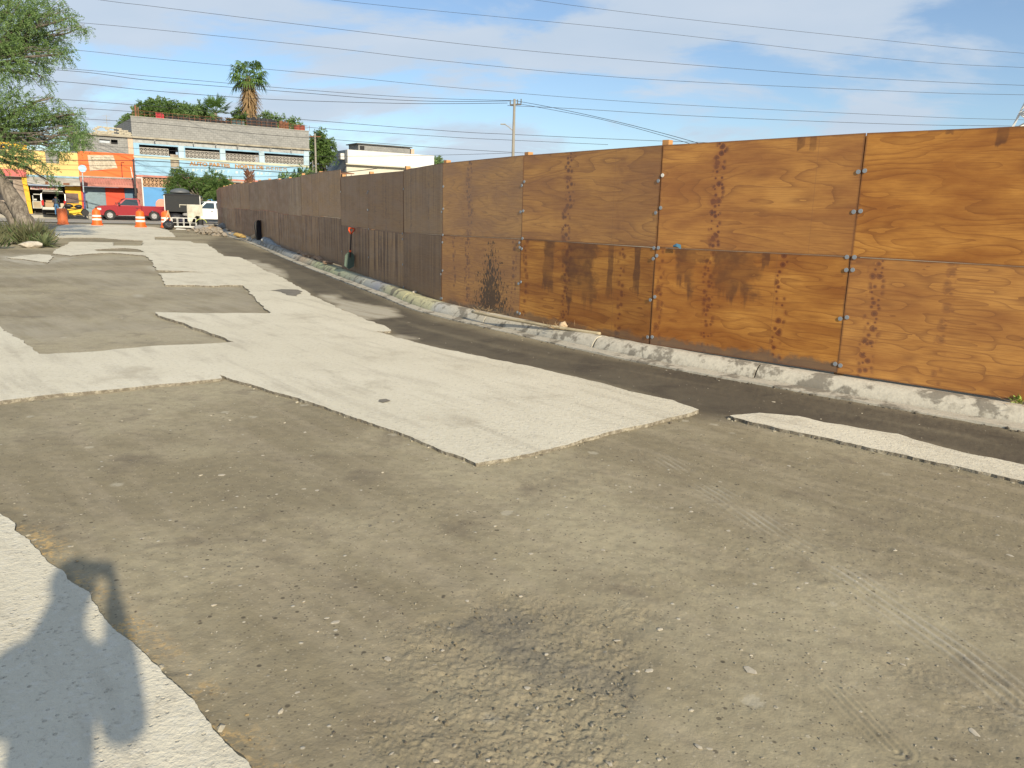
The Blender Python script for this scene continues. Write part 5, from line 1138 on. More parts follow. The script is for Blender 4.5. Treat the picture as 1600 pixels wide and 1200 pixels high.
def place_side(px_front, px_rear, zc_front, fx=4.85, rx=1.28, sc_=1.0, side=.97):
    "root position for a vehicle parked along the street, nose to the left"
    pf = gpt(px_front, 330, zc_front); d = -FD; root = pf - d * fx * sc_ + FN * side * sc_; root.z = gz(root.y) + .02; return root
hd = math.atan2(-FD.y, -FD.x)
pickup('pickup_truck', 'dark red single-cab pickup parked along the far street', place_side(171.5, 237.5, 67.3, sc_=1.0), hd, redp)
r_ = place_side(299, 0, 63.0, fx=4.85, sc_=.95); pickup('pickup_truck', 'white double-cab pickup partly hidden behind the fence end', r_, hd, wht, crew=True, scale=.95)
# SUV seen from behind, tailgate up and left door open
sp_ = pt(84.5, 320, 66); rd_ = Vector((sp_.x, sp_.y, 0)).normalized()
sv = empty('suv', Vector((sp_.x, sp_.y, .44)), math.atan2(rd_.y, rd_.x), 'silver off-road wagon seen from behind with its tailgate and left door open', 'suv')
silver = paint('silver_paint', (.42, .42, .38), rough=.35, metal=.35, var=.08); tan = paint('tan_trim', (.36, .29, .19), rough=.8, var=.3)
# x forward from the rear bumper, y left
side = [(0.05, .45), (0.0, .75), (.05, 1.15), (.22, 1.78), (.3, 1.80), (.34, 1.2), (.34, .45)]
m = MB()
for sg in (-1, 1):
    m.prism([(0.05, .5), (0.0, .8), (.06, 1.15), (.24, 1.80), (3.0, 1.80), (3.5, 1.2), (4.5, 1.1), (4.6, .5)] + arc_pts(3.6, .38, .42, 0, PI) + arc_pts(.95, .38, .42, 0, PI), sg * .88 - .04, sg * .88 + .04)
m.box(.24, 3.0, -.84, .84, 1.78, 1.84); m.box(.1, 3.4, -.84, .84, .5, .62); m.box(3.35, 4.5, -.84, .84, .62, 1.1)
m.build('body', silver, sv, bevel=.02)
MB().box(-.12, .06, -.9, .9, .42, .66).build('bumper', silver, sv, bevel=.04)
MB().add([(.2, -.8, 1.85), (.2, .8, 1.85), (-.78, .74, 2.02), (-.78, -.74, 2.02), (.2, -.8, 1.79), (.2, .8, 1.79), (-.78, .74, 1.95), (-.78, -.74, 1.95)], [(0, 1, 2, 3), (7, 6, 5, 4), (0, 4, 5, 1), (1, 5, 6, 2), (2, 6, 7, 3), (3, 7, 4, 0)]).build('tailgate', silver, sv, bevel=.015)
for sg in (-1, 1):
    MB().box(-.03, .12, sg * .83 - .085, sg * .83 + .09, .78, 1.22).build('tail_light', redl, sv, bevel=.015)
    MB().prism([(.5, 1.25), (.6, 1.7), (2.9, 1.7), (3.2, 1.25)], sg * .885 - .035 * 0, sg * .885 + .045 * sg).build('side_window', glass, sv)
    MB().bar((.3, sg * .7, 1.9), (2.8, sg * .7, 1.9), .05).build('roof_rail', blackp, sv)
    for x in (.95, 3.6): wheel(sv, x, sg * .80, .37, .24, sg)
MB().box(1.4, 1.5, -.8, .8, .62, 1.35).build('rear_seat', dark, sv); MB().box(.5, 4.2, -.7, .7, .3, .5).build('chassis', blackp, sv)
MB().add([(2.9, -.8, 1.78), (2.9, .8, 1.78), (3.45, .8, 1.15), (3.45, -.8, 1.15), (2.92, -.8, 1.79), (2.92, .8, 1.79), (3.47, .8, 1.16), (3.47, -.8, 1.16)], [(0, 1, 2, 3), (7, 6, 5, 4), (0, 4, 5, 1), (1, 5, 6, 2), (2, 6, 7, 3), (3, 7, 4, 0)]).build('windscreen', glass, sv)
dr = MB().box(1.95, 2.02, .93, 1.62, .5, 1.12).box(1.95, 2.02, .93, .99, 1.12, 1.74).box(1.95, 2.02, 1.50, 1.58, 1.12, 1.6).box(1.95, 2.02, .99, 1.5, 1.66, 1.74).build('door', silver, sv, bevel=.02)
MB().box(1.935, 1.948, 1.0, 1.56, .56, 1.08).build('door_trim', tan, dr); MB().box(1.88, 2.0, 1.25, 1.5, 1.16, 1.32).build('mirror', silver, dr, bevel=.03)
def thing_box(name, label, cat, root, x0, x1, y0, y1, z0, z1, mat, rz=0):
    M_ = root.matrix_world; c = M_ @ Vector(((x0 + x1) / 2, (y0 + y1) / 2, z0)); m = MB().box(-(x1 - x0) / 2, (x1 - x0) / 2, -(y1 - y0) / 2, (y1 - y0) / 2, 0, z1 - z0)
    o = m.build(name, mat, None, bevel=.02); o.location = c; o.rotation_euler = (0, 0, root.rotation_euler.z + rz); return tag(o, label, cat)
bpy.context.view_layer.update()
card = paint('cardboard', (.36, .25, .15), rough=.9, var=.2)
thing_box('cardboard_box', 'flat brown cardboard box in the open back of the silver wagon', 'box', sv, .15, .8, .05, .7, .64, 1.05, card, .12)
thing_box('cardboard_box', 'tilted brown carton lying on top, left in the wagon\'s boot', 'box', sv, .3, .9, .0, .55, 1.06, 1.22, card, -.2)
thing_box('cardboard_box', 'pale carton at the right side of the wagon\'s boot', 'box', sv, .15, .6, -.75, -.48, .64, 1.0, paint('pale_carton', (.50, .42, .32), rough=.9))
# hand cart with black load and yellow plastic beside the wagon
g = pt(117, 328, 66.5); hc = empty('hand_cart', Vector((g.x, g.y, .43)), FROT, 'black tubular cart heaped with black bags right of the silver wagon', 'cart')
MB().box(-.95, .85, -.35, .35, .55, .62).build('deck', dark, hc, bevel=.02)
m = MB()
for y in (-.35, .35): m.tube([(-.9, y, .6), (-.6, y, 1.05), (.3, y, 1.22), (.95, y, 1.28), (.98, y, .62)], .03, 6)
m.bar((.96, -.35, 1.27), (.96, .35, 1.27), .05); m.build('frame', blackp, hc)
for x in (-.75, .75):
    for y in (-.4, .4): q = MB().lathe([(.08, -.05), (.26, -.05), (.28, 0), (.26, .05), (.08, .05)], 14, axis='y').build('wheel', rubber, hc); q.location = (x, y, .28)
bag_m = paint('black_plastic_bag', (.022, .024, .030), rough=.35, var=.1, bump=.02)
for i, (x, r_, l) in enumerate(((-.45, .32, 'bulging black bag on the left end of the cart deck'), (.3, .28, 'smaller black bag on the right half of the cart deck'))):
    b = MB().rock((0, 0, 0), r_, (1.2, .9, .62), i + 5, 2).build('black_bag', bag_m, None, smooth=True); b.location = hc.location + FD * x + Vector((0, 0, .62 + r_ * .55)); tag(b, l, 'bag')
yl = MB().prism([(-1.2, .0), (1.0, .0), (.95, .5), (-.2, .62), (-.5, 1.0), (-1.15, 1.05)], -.02, .02).build('yellow_board', paint('bright_yellow', (.78, .50, .02), rough=.6), None, bevel=.01); g2 = pt(114, 322, 68.0); yl.location = (g2.x, g2.y, .45); yl.rotation_euler = (0, 0, FROT); tag(yl, 'bright yellow board standing behind the black cart', 'board')

# ------------------------------------------------------------------ traffic drums
orange = paint('drum_orange', (.85, .13, .015), rough=.5, var=.10, scale=2); orange2 = paint('faded_drum_orange', (.72, .17, .05), rough=.6, var=.2, scale=2); wband = paint('reflective_white', (.78, .74, .70), rough=.5, var=.1)
def drum(striped, label, g, s=1.0, rz=0, tilt=0, grp='orange traffic drums across the road end'):
    t = empty('traffic_drum', g, rz, label, 'traffic drum', grp); t.scale = (s,) * 3; t.rotation_euler = (tilt, 0, rz)
    om = orange if striped else orange2; MB().lathe([(.34, 0), (.35, .03), (.34, .09), (.30, .10)], 20).build('base', om, t, smooth=True, sharp=40)
    lv = [(.285, .101), (.282, .30), (.275, .302), (.272, .50), (.262, .502), (.258, .70), (.245, .702), (.24, .88), (.19, .96), (.10, 1.0)] if striped else [(.30, .101), (.292, .4), (.285, .8), (.27, .96), (.2, 1.0)]
    MB().lathe(lv, 22).build('body', om, t, smooth=True, sharp=30)
    if striped:
        for z, r in ((.37, .280), (.585, .266)): MB().lathe([(r + .003, z - .055), (r + .001, z + .055)], 22).build('stripe', wband, t, smooth=True, sharp=40)
        MB().tube([(-.06, 0, .98), (-.06, 0, 1.05), (.06, 0, 1.05), (.06, 0, .98)], .018, 6).build('handle', om, t)
    else: MB().lathe([(.3, 0), (.3, .02)], 12).build('lid', om, t)
    return t
drum(False, 'plain faded orange drum without stripes, leftmost of the drums', gpt(98.5, 349, 50), 1.02, 0)
drum(True, 'orange drum with white stripes before the red pickup\'s front wheel', gpt(152, 351, 50.5), 1.03)
drum(True, 'orange striped drum before the red pickup\'s door and rear wheel', gpt(220, 354, 49), 1.03)
drum(True, 'orange striped drum half hidden by the black booth\'s left edge', gpt(260, 357, 50.0), 1.03, tilt=.03)
g = gpt(264, 358.5, 48.6); bd = empty('barricade', g, .5, 'narrow wooden barricade leaning left of the black booth', 'barricade'); m = MB().bar((-.28, 0, 0), (.02, 0, 1.1), .07).bar((.28, .1, 0), (0, .1, 1.1), .07); m.build('leg', paint('dry_timber', (.45, .32, .18), rough=.85), bd); MB().box(-.24, .24, -.06, -.02, .35, .6).build('board', wband, bd); MB().box(-.12, .12, -.062, -.061 + .002, .38, .57).build('board_stripe', orange, bd)

# ------------------------------------------------------------------ black booth, cart and refuse
g = gpt(287, 354, 51.5); rz = .42; bt = empty('shade_booth', g, rz, 'black fabric booth on thin pale posts at the road end', 'booth')
shade = paint('black_shade_cloth', (.020, .023, .026), rough=.85, var=.2, scale=6, bump=.01)
W2, D2, H2 = 1.08, .8, 2.12
for x in (-W2, W2):
    for y in (-D2, D2): MB().box(x - .025, x + .025, y - .025, y + .025, 0, H2).build('post', white if x < 0 or y < 0 else conc, bt)
MB().box(-W2 + .03, W2 - .03, -D2 - .012, -D2 + .008, 1.02, H2 - .08).build('front_cloth', shade, bt)
MB().box(-W2 + .03, W2 - .03, D2 - .01, D2 + .01, 0.05, H2).box(-W2 - .035, -W2 - .02 + .0, -D2 + .05, D2 - .05, .05, H2).build('back_cloth', shade, bt)
MB().add([(-W2 - .05, -D2 - .05, H2), (W2 + .05, -D2 - .05, H2 - .02), (W2 + .05, D2 + .05, H2), (-W2 - .05, D2 + .05, H2), (0, 0, H2 + .16)], [(0, 1, 4), (1, 2, 4), (2, 3, 4), (3, 0, 4), (3, 2, 1, 0)]).build('roof_cloth', shade, bt)
MB().box(-W2 - .03, W2 + .03, -D2 - .03, -D2 + .02, H2 - .075, H2 - .01).build('top_rail', dark, bt)
bpy.context.view_layer.update()
def put(o, root, loc, rz_=0): o.location = root.matrix_world @ Vector(loc); o.rotation_euler = (0, 0, root.rotation_euler.z + rz_); return o
tk = MB().lathe([(.6, 0), (.62, .06), (.55, .18), (.3, .28), (.12, .31)], 20).build('tank_lid', paint('grey_lid', (.10, .11, .12), rough=.5), None, smooth=True); tag(put(tk, bt, (-.1, 0, H2 + .1)), 'round grey tank lid lying on the booth roof', 'lid')
junk = MB().rock((-.45, -.45, .55), .48, (1.1, .8, 1.1), 3, 2).build('black_bag', bag_m, None, smooth=True); tag(put(junk, bt, (0, 0, 0)), 'heap of black bags under the booth cloth', 'bag')
junk = MB().rock((.25, -.55, .85), .26, (1.3, .8, .6), 8, 2).build('grey_rags', paint('grey_rags', (.33, .34, .36), rough=.9, var=.5, scale=5), None, smooth=True); tag(put(junk, bt, (0, 0, 0)), 'crumpled grey rags on the load in front of the booth', 'rags')
junk = MB().rock((.1, -.6, .42), .36, (1.4, .8, .8), 12, 2).build('navy_sack', paint('navy_sack', (.03, .03, .06), rough=.8), None, smooth=True); tag(put(junk, bt, (0, 0, 0)), 'dark navy sack under the grey rags', 'sack')
g = gpt(288, 360, 48.3); ct = empty('cargo_cart', g, rz - .1, 'old cargo tricycle with a white cage rack and battered pale side panel', 'cart')
m = MB(); x0, x1, y0, y1, z0, z1 = -.72, .72, -.35, .3, .14, .66
for z in (z0, z1): m.bar((x0, y0, z), (x1, y0, z), .035).bar((x0, y1, z), (x1, y1, z), .035).bar((x0, y0, z), (x0, y1, z), .03).bar((x1, y0, z), (x1, y1, z), .03)
for i in range(5): x = x0 + (x1 - x0) * i / 4; m.bar((x, y0, z0), (x, y0, z1), .025).bar((x, y1, z0), (x, y1, z1), .025)
m.bar((x0, y0, .38), (x1, y0, .38), .02).box(x0, x1, y0 - .02, y0 + .02, z0 - .05, z0 - .002)
for i in range(8): y = y0 + (y1 - y0) * i / 7; m.bar((x0, y, z0 + .01), (x1, y, z0 + .01), .015)
m.build('cage_rack', white, ct)
pal = paint('battered_enamel', (.55, .53, .45), rough=.6, var=.35, scale=2.5)
MB().prism([(.22, .45), (.30, .33), (.42, .33), (.55, .62), (.72, .80), (1.12, .80), (1.12, 1.45), (.5, 1.5), (.22, 1.5)], .2, .26).box(.20, .26, .26, .75, .5, 1.5).box(.261, 1.12, .261, .75, 1.44, 1.5).box(-.22, .2, .2, .24, 1.44, 1.49).box(-.22, -.18, .2, .24, 1.3, 1.44).build('side_panel', pal, ct, bevel=.015)
q = MB().lathe([(.06, -.07), (.26, -.08), (.30, -.04), (.30, .04), (.26, .08), (.06, .07)], 18, axis='y').build('wheel', rubber, ct); q.location = (1.02, .05, .30); q.rotation_euler = (0, 0, 1.45)
MB().prism([(r_ * math.cos(a), r_ * math.sin(a)) for r_, a in [(.36, t) for t in np.linspace(.3, 2.8, 10)] + [(.325, t) for t in np.linspace(2.8, .3, 10)]], -.12, .12).build('fender', paint('lime_fender', (.45, .50, .12), rough=.5), ct).location = (1.02, .05, .30)
bag = MB().rock((0, 0, .24), .34, (1.0, .8, .85), 21, 3).tube([(0, 0, .48), (.03, 0, .60), (.1, .02, .66)], [.1, .05, .08], 7).build('trash_bag', bag_m, None, smooth=True); bag.location = gpt(264, 363, 46.5); tag(bag, 'tied black trash bag on the concrete left of the white cage rack', 'trash bag')
pp = MB().prism([(-.32, 0), (.3, 0), (.22, .05), (-.2, .07)], -.12, .1).build('paper_scrap', white, None, bevel=.01); pp.location = gpt(283, 363.5, 46.5); tag(pp, 'white scrap of foam on the ground before the cart', 'scrap')
# rubble by the fence end
rr = random.Random(6); rubm = paint('rubble', (.34, .30, .25), rough=.95, var=.4, scale=4, bump=.02); rubt = paint('tan_rubble', (.46, .33, .20), rough=.95, var=.3, scale=3, bump=.02); rubg = paint('grey_rubble', (.27, .27, .27), rough=.95, var=.3, scale=3, bump=.02)
m = MB()
for i in range(170):
    px = rr.gauss(330, 13); py = rr.uniform(352, 366) + abs(px - 325) * .1; zc = 1200 * 1.55 / (py - (333 - (800 - px) * .029)) ; g = gpt(px, py, min(zc, 52)); m.rock((g.x, g.y, g.z + rr.uniform(0, .22)), rr.uniform(.05, .16), (1, 1, .7), i)
o = m.build('rubble_pile', rubm, None); tag(o, None, None, None, 'stuff')
for i, (px, py, s_, mt, lab, sq) in enumerate([(312, 361, .30, rubg, 'grey lump of concrete at the left of the rubble', (1.2, 1, .7)), (322, 360, .26, rubg, 'second grey lump of concrete beside it', (1, 1, .8)), (333, 358, .45, rubt, 'broad tan slab fragment on the rubble', (1.5, 1, .35)), (349, 360, .34, rubg, 'tipped grey block against the fence end', (1.2, .8, .8)), (303, 361.5, .16, rubm, 'small stone under the cart\'s right wheel', (1, 1, .7)), (341, 366, .2, rubm, 'stone on the curb end', (1, 1, .7))]):
    g = gpt(px, py, 46 if i != 3 else 47); o = MB().rock((0, 0, s_ * sq[2] * .7), s_, sq, i + 40, 2).build('rubble_block', mt, None); o.location = g; tag(o, lab, 'rubble')

# ------------------------------------------------------------------ things lying along the curb and fence
def ground_rock(name, px, py, size, mat, label, sq=(1, 1, .7), dz=0, cat='stone', seed=0, back=0):
    g = at(px, py, dz); o = MB().rock((0, 0, size * sq[2] * .55), size, sq, seed, 2).build(name, mat, None); o.location = g; return tag(o, label, cat)
stonem = paint('pale_stone', (.55, .50, .42), rough=.9, var=.3, scale=6, bump=.01); stonet = paint('tan_stone', (.55, .42, .28), rough=.9, var=.3, scale=6, bump=.01)
ground_rock('stone', 866, 513, .055, stonem, 'pale stone on the curb top, left of a tan one', (1.6, .8, .55), .13, seed=1)
ground_rock('stone', 879, 513, .075, stonet, 'tan angular stone on the curb top beside the plastic pipe', (.9, .9, .9), .13, seed=2)
ground_rock('stone', 650, 452, .10, stonem, 'pink-grey stone at the foot of the shaded fence', (1, .8, .6), .12, seed=3)
ground_rock('stone', 648, 458 , .05, stonem, 'little stone lying beside the pink-grey one', (1, .8, .6), .12, seed=4)
ground_rock('stone', 15, 380, .20, stonem, 'pale stone at the left edge under the weeds', (1.1, 1, .7), 0, seed=5)
ground_rock('stone', 50, 386, .26, stonem, 'long pale stone lying in the dirt before the agave', (1.6, .8, .5), 0, seed=6)
ground_rock('stone', 62, 383, .15, stonem, 'small pale stone right of the long one', (1.3, .9, .5), 0, seed=7)
ground_rock('stone', 398, 373, .16, stonet, 'yellowish stone between yellow rag and black bin', (1.1, .8, .8), .13, seed=8)
# the row of broken bricks along the shaded fence
rr = random.Random(12); bm_ = MB().box(-.12, .12, -.06, .06, 0, .06).mesh('broken_brick', [paint('broken_brick', (.40, .27, .18), rough=.95, var=.4, scale=5)])
nb = 0
for i in range(18):
    f = i / 17; s = float(np.interp(f, [0, 1], [0, 1])); px = 446 + (512 - 446) * f; py = 385.5 + (415 - 385.5) * f + rr.uniform(-2.5, 2.0); g = at(px, py, .125)
    o = bpy.data.objects.new('broken_brick', bm_); C.objects.link(o); o.location = g + Vector((0, 0, rr.uniform(0, .03))); o.rotation_euler = (rr.uniform(-.2, .2), rr.uniform(-.3, .3), rr.uniform(0, 3)); o.scale = (rr.uniform(.7, 1.3),) * 3
    ORD = 'first second third fourth fifth sixth seventh eighth ninth tenth eleventh twelfth thirteenth fourteenth fifteenth sixteenth seventeenth eighteenth'.split()
    tag(o, ORD[i] + ' broken brick, counted from the grey cloth, in the row at the shaded fence foot', 'brick', 'broken bricks along the fence foot')
# black bin, grey cloth, yellow rag
g = at(409, 375, .13); d_ = (J[14] - J[13]).normalized() if NSEG > 14 else Vector((0, 1, 0))
bn = empty('black_bin', g, 1.1, 'upright black plastic bin lid leaning on the shaded fence', 'bin lid'); bn.rotation_euler = (-.16, 0, .95)
pol = [(-.24, 0), (.24, 0), (.27, .25), (.27, .66), (.2, .80), (.08, .84), (-.08, .84), (-.2, .80), (-.27, .66), (-.27, .25)]
MB().prism(pol, -.05, .05).build('shell', blackp, bn, bevel=.03); MB().prism([(x * .8, .08 + z * .8) for x, z in pol], -.06, -.048).build('recess', paint('dark_navy_plastic', (.02, .024, .035), rough=.4), bn)
def drape(name, pts, wid, th, mat, label, cat, seed):
    m = MB(); rr = random.Random(seed); rr_ = []
    for i, p in enumerate(pts): rr_.append(wid * (.7 + .5 * rr.random()))
    m.tube([Vector(p) + Vector((0, 0, rr.uniform(-.02, .02))) for p in pts], rr_, 9); o = m.build(name, mat, None, smooth=True); return tag(o, label, cat)
drape('grey_cloth', [at(414, 377, .16), at(421, 380, .14), at(428, 383, .10), at(436, 386, .06), at(447, 388, .08)], .15, 0, paint('grey_blue_cloth', (.32, .36, .40), rough=.9, var=.3, scale=6, bump=.02), 'crumpled grey-blue cloth heaped on the curb right of the bin lid', 'cloth', 2)
drape('white_rag', [at(409, 376.5, .2), at(413, 374.5, .25), at(416, 376, .2)], .08, 0, paint('pale_rag', (.50, .50, .48), rough=.9, var=.3), 'small pale rag at the foot of the bin lid', 'rag', 3)
yr = MB()
for q_, (a, b, r_) in enumerate(((370, 368, .17), (375, 370, .20), (380, 371.5, .14))): g_ = at(a, b, .13); yr.rock((g_.x, g_.y, g_.z + .05), r_, (1.1, .9, .5), 90 + q_, 2)
tag(yr.build('yellow_rag', paint('ochre_rag', (.40, .27, .09), rough=.9, var=.4), None), 'crumpled ochre rag on the curb near the far end of the fence', 'rag')
# shovel leaning on the fence: orange grip, dark shaft, green blade
fa = at(549, 418, .12); nn = Vector((J[9].y - J[8].y, -(J[9].x - J[8].x), 0)).normalized()
if nn.dot(-fa) < 0: nn = -nn
tp = pt(549, 356, 18.75); bs = pt(546, 421, 18.95)
sh_ = empty('shovel', bs, 0, 'shovel with orange grip and green blade leaning on the shaded fence', 'shovel'); ax = (tp - bs); Lh = ax.length
Mx = ax.to_track_quat('Z', 'Y'); sh_.rotation_mode = 'QUATERNION'; sh_.rotation_quaternion = Mx @ Matrix.Rotation(-1.4, 4, 'Z').to_quaternion()
MB().tube([(0, 0, .30), (0, 0, Lh - .12)], .019, 8).build('shaft', paint('dark_shaft', (.035, .02, .015), rough=.5), sh_)
gp = [(0, 0, Lh - .15), (-.06, 0, Lh - .06), (-.065, 0, Lh - .01), (.065, 0, Lh - .01), (.06, 0, Lh - .06), (0, 0, Lh - .15)]
MB().tube(gp, .018, 7).build('grip', paint('bright_orange_plastic', (.85, .09, .01), rough=.5), sh_); MB().tube([(0, 0, Lh * .42), (0, 0, Lh * .42 + .05)], .026, 8).build('ferrule', paint('bright_orange_plastic', (.85, .09, .01)), sh_)
MB().add([(-.05, 0, .42), (.05, 0, .42), (-.12, .02, .34), (.12, .02, .34), (-.12, .04, .08), (.12, .04, .08), (0, .05, 0), (-.05, .02, .42), (.05, .02, .42), (-.12, .035, .34), (.12, .035, .34), (-.12, .055, .08), (.12, .055, .08), (0, .065, 0)],
    [(0, 2, 3, 1), (2, 4, 5, 3), (4, 6, 5), (7, 8, 10, 9), (9, 10, 12, 11), (11, 12, 13), (0, 1, 8, 7), (1, 3, 10, 8), (3, 5, 12, 10), (5, 6, 13, 12), (6, 4, 11, 13), (4, 2, 9, 11), (2, 0, 7, 9)]).build('blade', paint('dull_green_metal', (.10, .15, .12), rough=.6, var=.3), sh_)
# plastic pipe along the curb top
pts = smoothpath([at(x, y, .155) for x, y in [(738, 487), (775, 495), (815, 502), (860, 510), (900, 516), (938, 521.5)]], 5)
o = MB().tube(pts, .022, 8).build('pipe', paint('yellowed_pipe', (.50, .42, .27), rough=.6, var=.3, scale=4), None, smooth=True); tag(o, 'long yellowed plastic pipe lying on the curb top against the fence', 'pipe')
# twigs and dry grass caught at the fence foot
r = np.random.default_rng(3); P = []; D = []
for (px, py, n, rad) in ((752, 486, 60, .12), (770, 490, 40, .12), (870, 514, 60, .10), (1597, 632, 30, .06), (790, 478, 8, .05)):
    g = at(px, py, .14); q = r.normal(size=(n, 3)) * rad * np.array([1, 1, .1]); q[:, 2] = np.abs(q[:, 2]); P.append(np.array(g) + q); d = r.normal(size=(n, 3)); d[:, 2] = np.abs(d[:, 2]) * .5; D.append(d / np.linalg.norm(d, axis=1, keepdims=True))
leafmesh('dry_twigs', np.concatenate(P), np.concatenate(D), .12, .006, M['leaf_dead'], None, 2)['kind'] = 'stuff'
g = at(1592, 631, .12); r = np.random.default_rng(9); d = r.normal(size=(40, 3)); d[:, 2] = np.abs(d[:, 2]); d /= np.linalg.norm(d, axis=1, keepdims=True)
o = leafmesh('weed', np.array(g) + r.normal(size=(40, 3)) * .03, d, .06, .03, paint('fresh_green', (.22, .34, .05), rough=.6), None, 3); tag(o, 'tiny bright green weed at the fence foot by the right edge', 'weed')
# scrap of blue tape on the fence's middle joint
g = at(1060, 541, BZ); v = ray(1058, 386); t_ = math.hypot(g.x, g.y) / math.hypot(v.x, v.y); q = CP + v * t_; q -= Vector((q.x, q.y, 0)).normalized() * .06
o = MB().add([(-.06, 0, 0), (.02, 0, -.005), (.055, 0, -.02), (.05, 0, .03), (-.01, 0, .045), (-.06, 0, .02), (0, -.02, .01)], [(0, 1, 6), (1, 2, 6), (2, 3, 6), (3, 4, 6), (4, 5, 6), (5, 0, 6), (0, 5, 4, 3, 2, 1)]).build('tape_scrap', paint('blue_tape', (.06, .18, .28), rough=.6), None); o.location = q; o.rotation_euler = (0, 0, math.atan2((J[3] - J[4]).y, (J[3] - J[4]).x)); tag(o, 'small scrap of blue tape on the fence\'s middle joint', 'tape')

# ------------------------------------------------------------------ pebbles, crumbs, straw on the dirt
def scatter(name, n, dmin, dmax, rmin, rmax, mat, seed, amin=-.72, amax=.72, cond=None, flat=.55, power=1.0):
    r = np.random.default_rng(seed); d = dmin * (dmax / dmin) ** (r.random(n) ** power); a = r.uniform(amin, amax, n); x = d * np.sin(a); y = d * np.cos(a)
    if cond is not None: k = cond(x, y); x, y, d = x[k], y[k], d[k]
    if not len(x): raise ValueError(name)
    mn = ~(inside(x, y, W_MAIN) | inside(x, y, W_NEAR) | inside(x, y, W_STRIP)); x, y, d = x[mn], y[mn], d[mn]
    lim = np.array([min((Vector((a_, b_, 0)) - p).length for p in line[::6]) for a_, b_ in zip(x, y)]) if len(x) < 30000 else np.ones(len(x)); k = lim > .50; x, y = x[k], y[k]; n = len(x)
    bmx = bmesh.new(); bmesh.ops.create_icosphere(bmx, subdivisions=1, radius=1); bv = np.array([v.co[:] for v in bmx.verts]); bf = np.array([[v.index for v in f.verts] for f in bmx.faces]); bmx.free()
    s = rmin * (rmax / rmin) ** (r.random(n) ** 2.2); V = bv[None] * r.uniform(.65, 1.3, (n, len(bv), 1)) * s[:, None, None] * np.stack([r.uniform(.8, 1.6, n), r.uniform(.7, 1.1, n), np.full(n, flat)], 1)[:, None, :]
    c, s2 = np.cos(r.random(n) * 6.3), None; ang = r.random(n) * 6.3; ca, sa = np.cos(ang)[:, None], np.sin(ang)[:, None]; X_ = V[:, :, 0] * ca - V[:, :, 1] * sa; Y_ = V[:, :, 0] * sa + V[:, :, 1] * ca
    zz = np.interp(y, *GZ) + DIRT; near_ = np.clip(1.6 - np.hypot(x, y) / 14, 0, 1)
    zz = zz + fbm(x * .8 + y * .6, y * .8 - x * .6, .35, 3, 3) * .03 + fbm(x * .8 + y * .6, y * .8 - x * .6, 2.2, 4, 5) * .007 + fbm(x, y, 14, 4, 9) * .005 * near_
    V = np.stack([X_ + x[:, None], Y_ + y[:, None], V[:, :, 2] + (zz + s * flat * .35)[:, None]], 2).reshape(-1, 3)
    Fc = (bf[None] + (np.arange(n) * len(bv))[:, None, None]).reshape(-1, 3)
    me = bpy.data.meshes.new(name); me.from_pydata(V.tolist(), [], Fc.tolist()); me.materials.append(mat); o = bpy.data.objects.new(name, me); C.objects.link(o); o['kind'] = 'stuff'; return o
pg = paint('pebble_grey', (.30, .27, .21), rough=.95, var=.3, scale=9, kind='World'); pw = paint('pebble_pale', (.46, .41, .32), rough=.9, var=.2, scale=9, kind='World'); pdk = paint('crumb_dark', (.10, .085, .065), rough=.95, var=.3, kind='World')
scatter('pebbles', 1800, 1.9, 16, .0015, .007, pg, 1); scatter('pale_pebbles', 900, 1.9, 22, .0015, .012, pw, 2, flat=.4); scatter('dark_crumbs', 1500, 1.9, 14, .0015, .007, pdk, 3)
gl = [(p.x, p.y) for p in offp(.565)]
scatter('gutter_crumbs', 26000, 4, 22, .004, .020, paint('crumb_grey', (.09, .078, .06), rough=.95, var=.3, kind='World'), 15, -.3, .75, cond=lambda x, y: dist_poly(x, y, gl, False) < .05, flat=.8)
rg = W_ROUGH[0]
scatter('clods', 1500, 1.9, 3.4, .0015, .007, paint('clod_earth', (.20, .17, .115), rough=1, var=.3, kind='World'), 4, -.15, .42, cond=lambda x, y: soft(x + fbm(x, y, 3, 4, 11) * .35, y + fbm(x, y, 3, 4, 12) * .35, rg, .2) > .5, flat=.8)
scatter('pale_flakes', 260, 2.0, 16, .006, .022, pw, 24, flat=.12, power=.8)
scatter('gravel', 2600, 1.9, 12, .0015, .006, pg, 25, flat=.8)
ps = paint('slab_crumb', (.42, .38, .29), rough=.95, var=.4, scale=9, kind='World')
scatter('slab_crumbs', 26000, 2.4, 22, .003, .016, ps, 31, -.85, .85, cond=lambda x, y: (dist_poly(x, y, W_MAIN) < .05) | (dist_poly(x, y, W_STRIP) < .06) | (dist_poly(x, y, W_NEAR) < .035), flat=.7)
scatter('edge_crumbs', 2600, 4, 14, .004, .018, pdk, 5, 0, .75, cond=lambda x, y: (dist_poly(x, y, W_STRIP) < .09) | (dist_poly(x, y, W_MAIN) < .06), flat=.8)
scatter('near_edge_crumbs', 2600, 2.0, 5, .002, .009, paint('straw_crumb', (.40, .29, .14), rough=.95, var=.4, kind='World'), 6, -.8, 0, cond=lambda x, y: dist_poly(x, y, W_EDGE, False) < .10 + .05 * np.sin(x * 20), flat=.5)

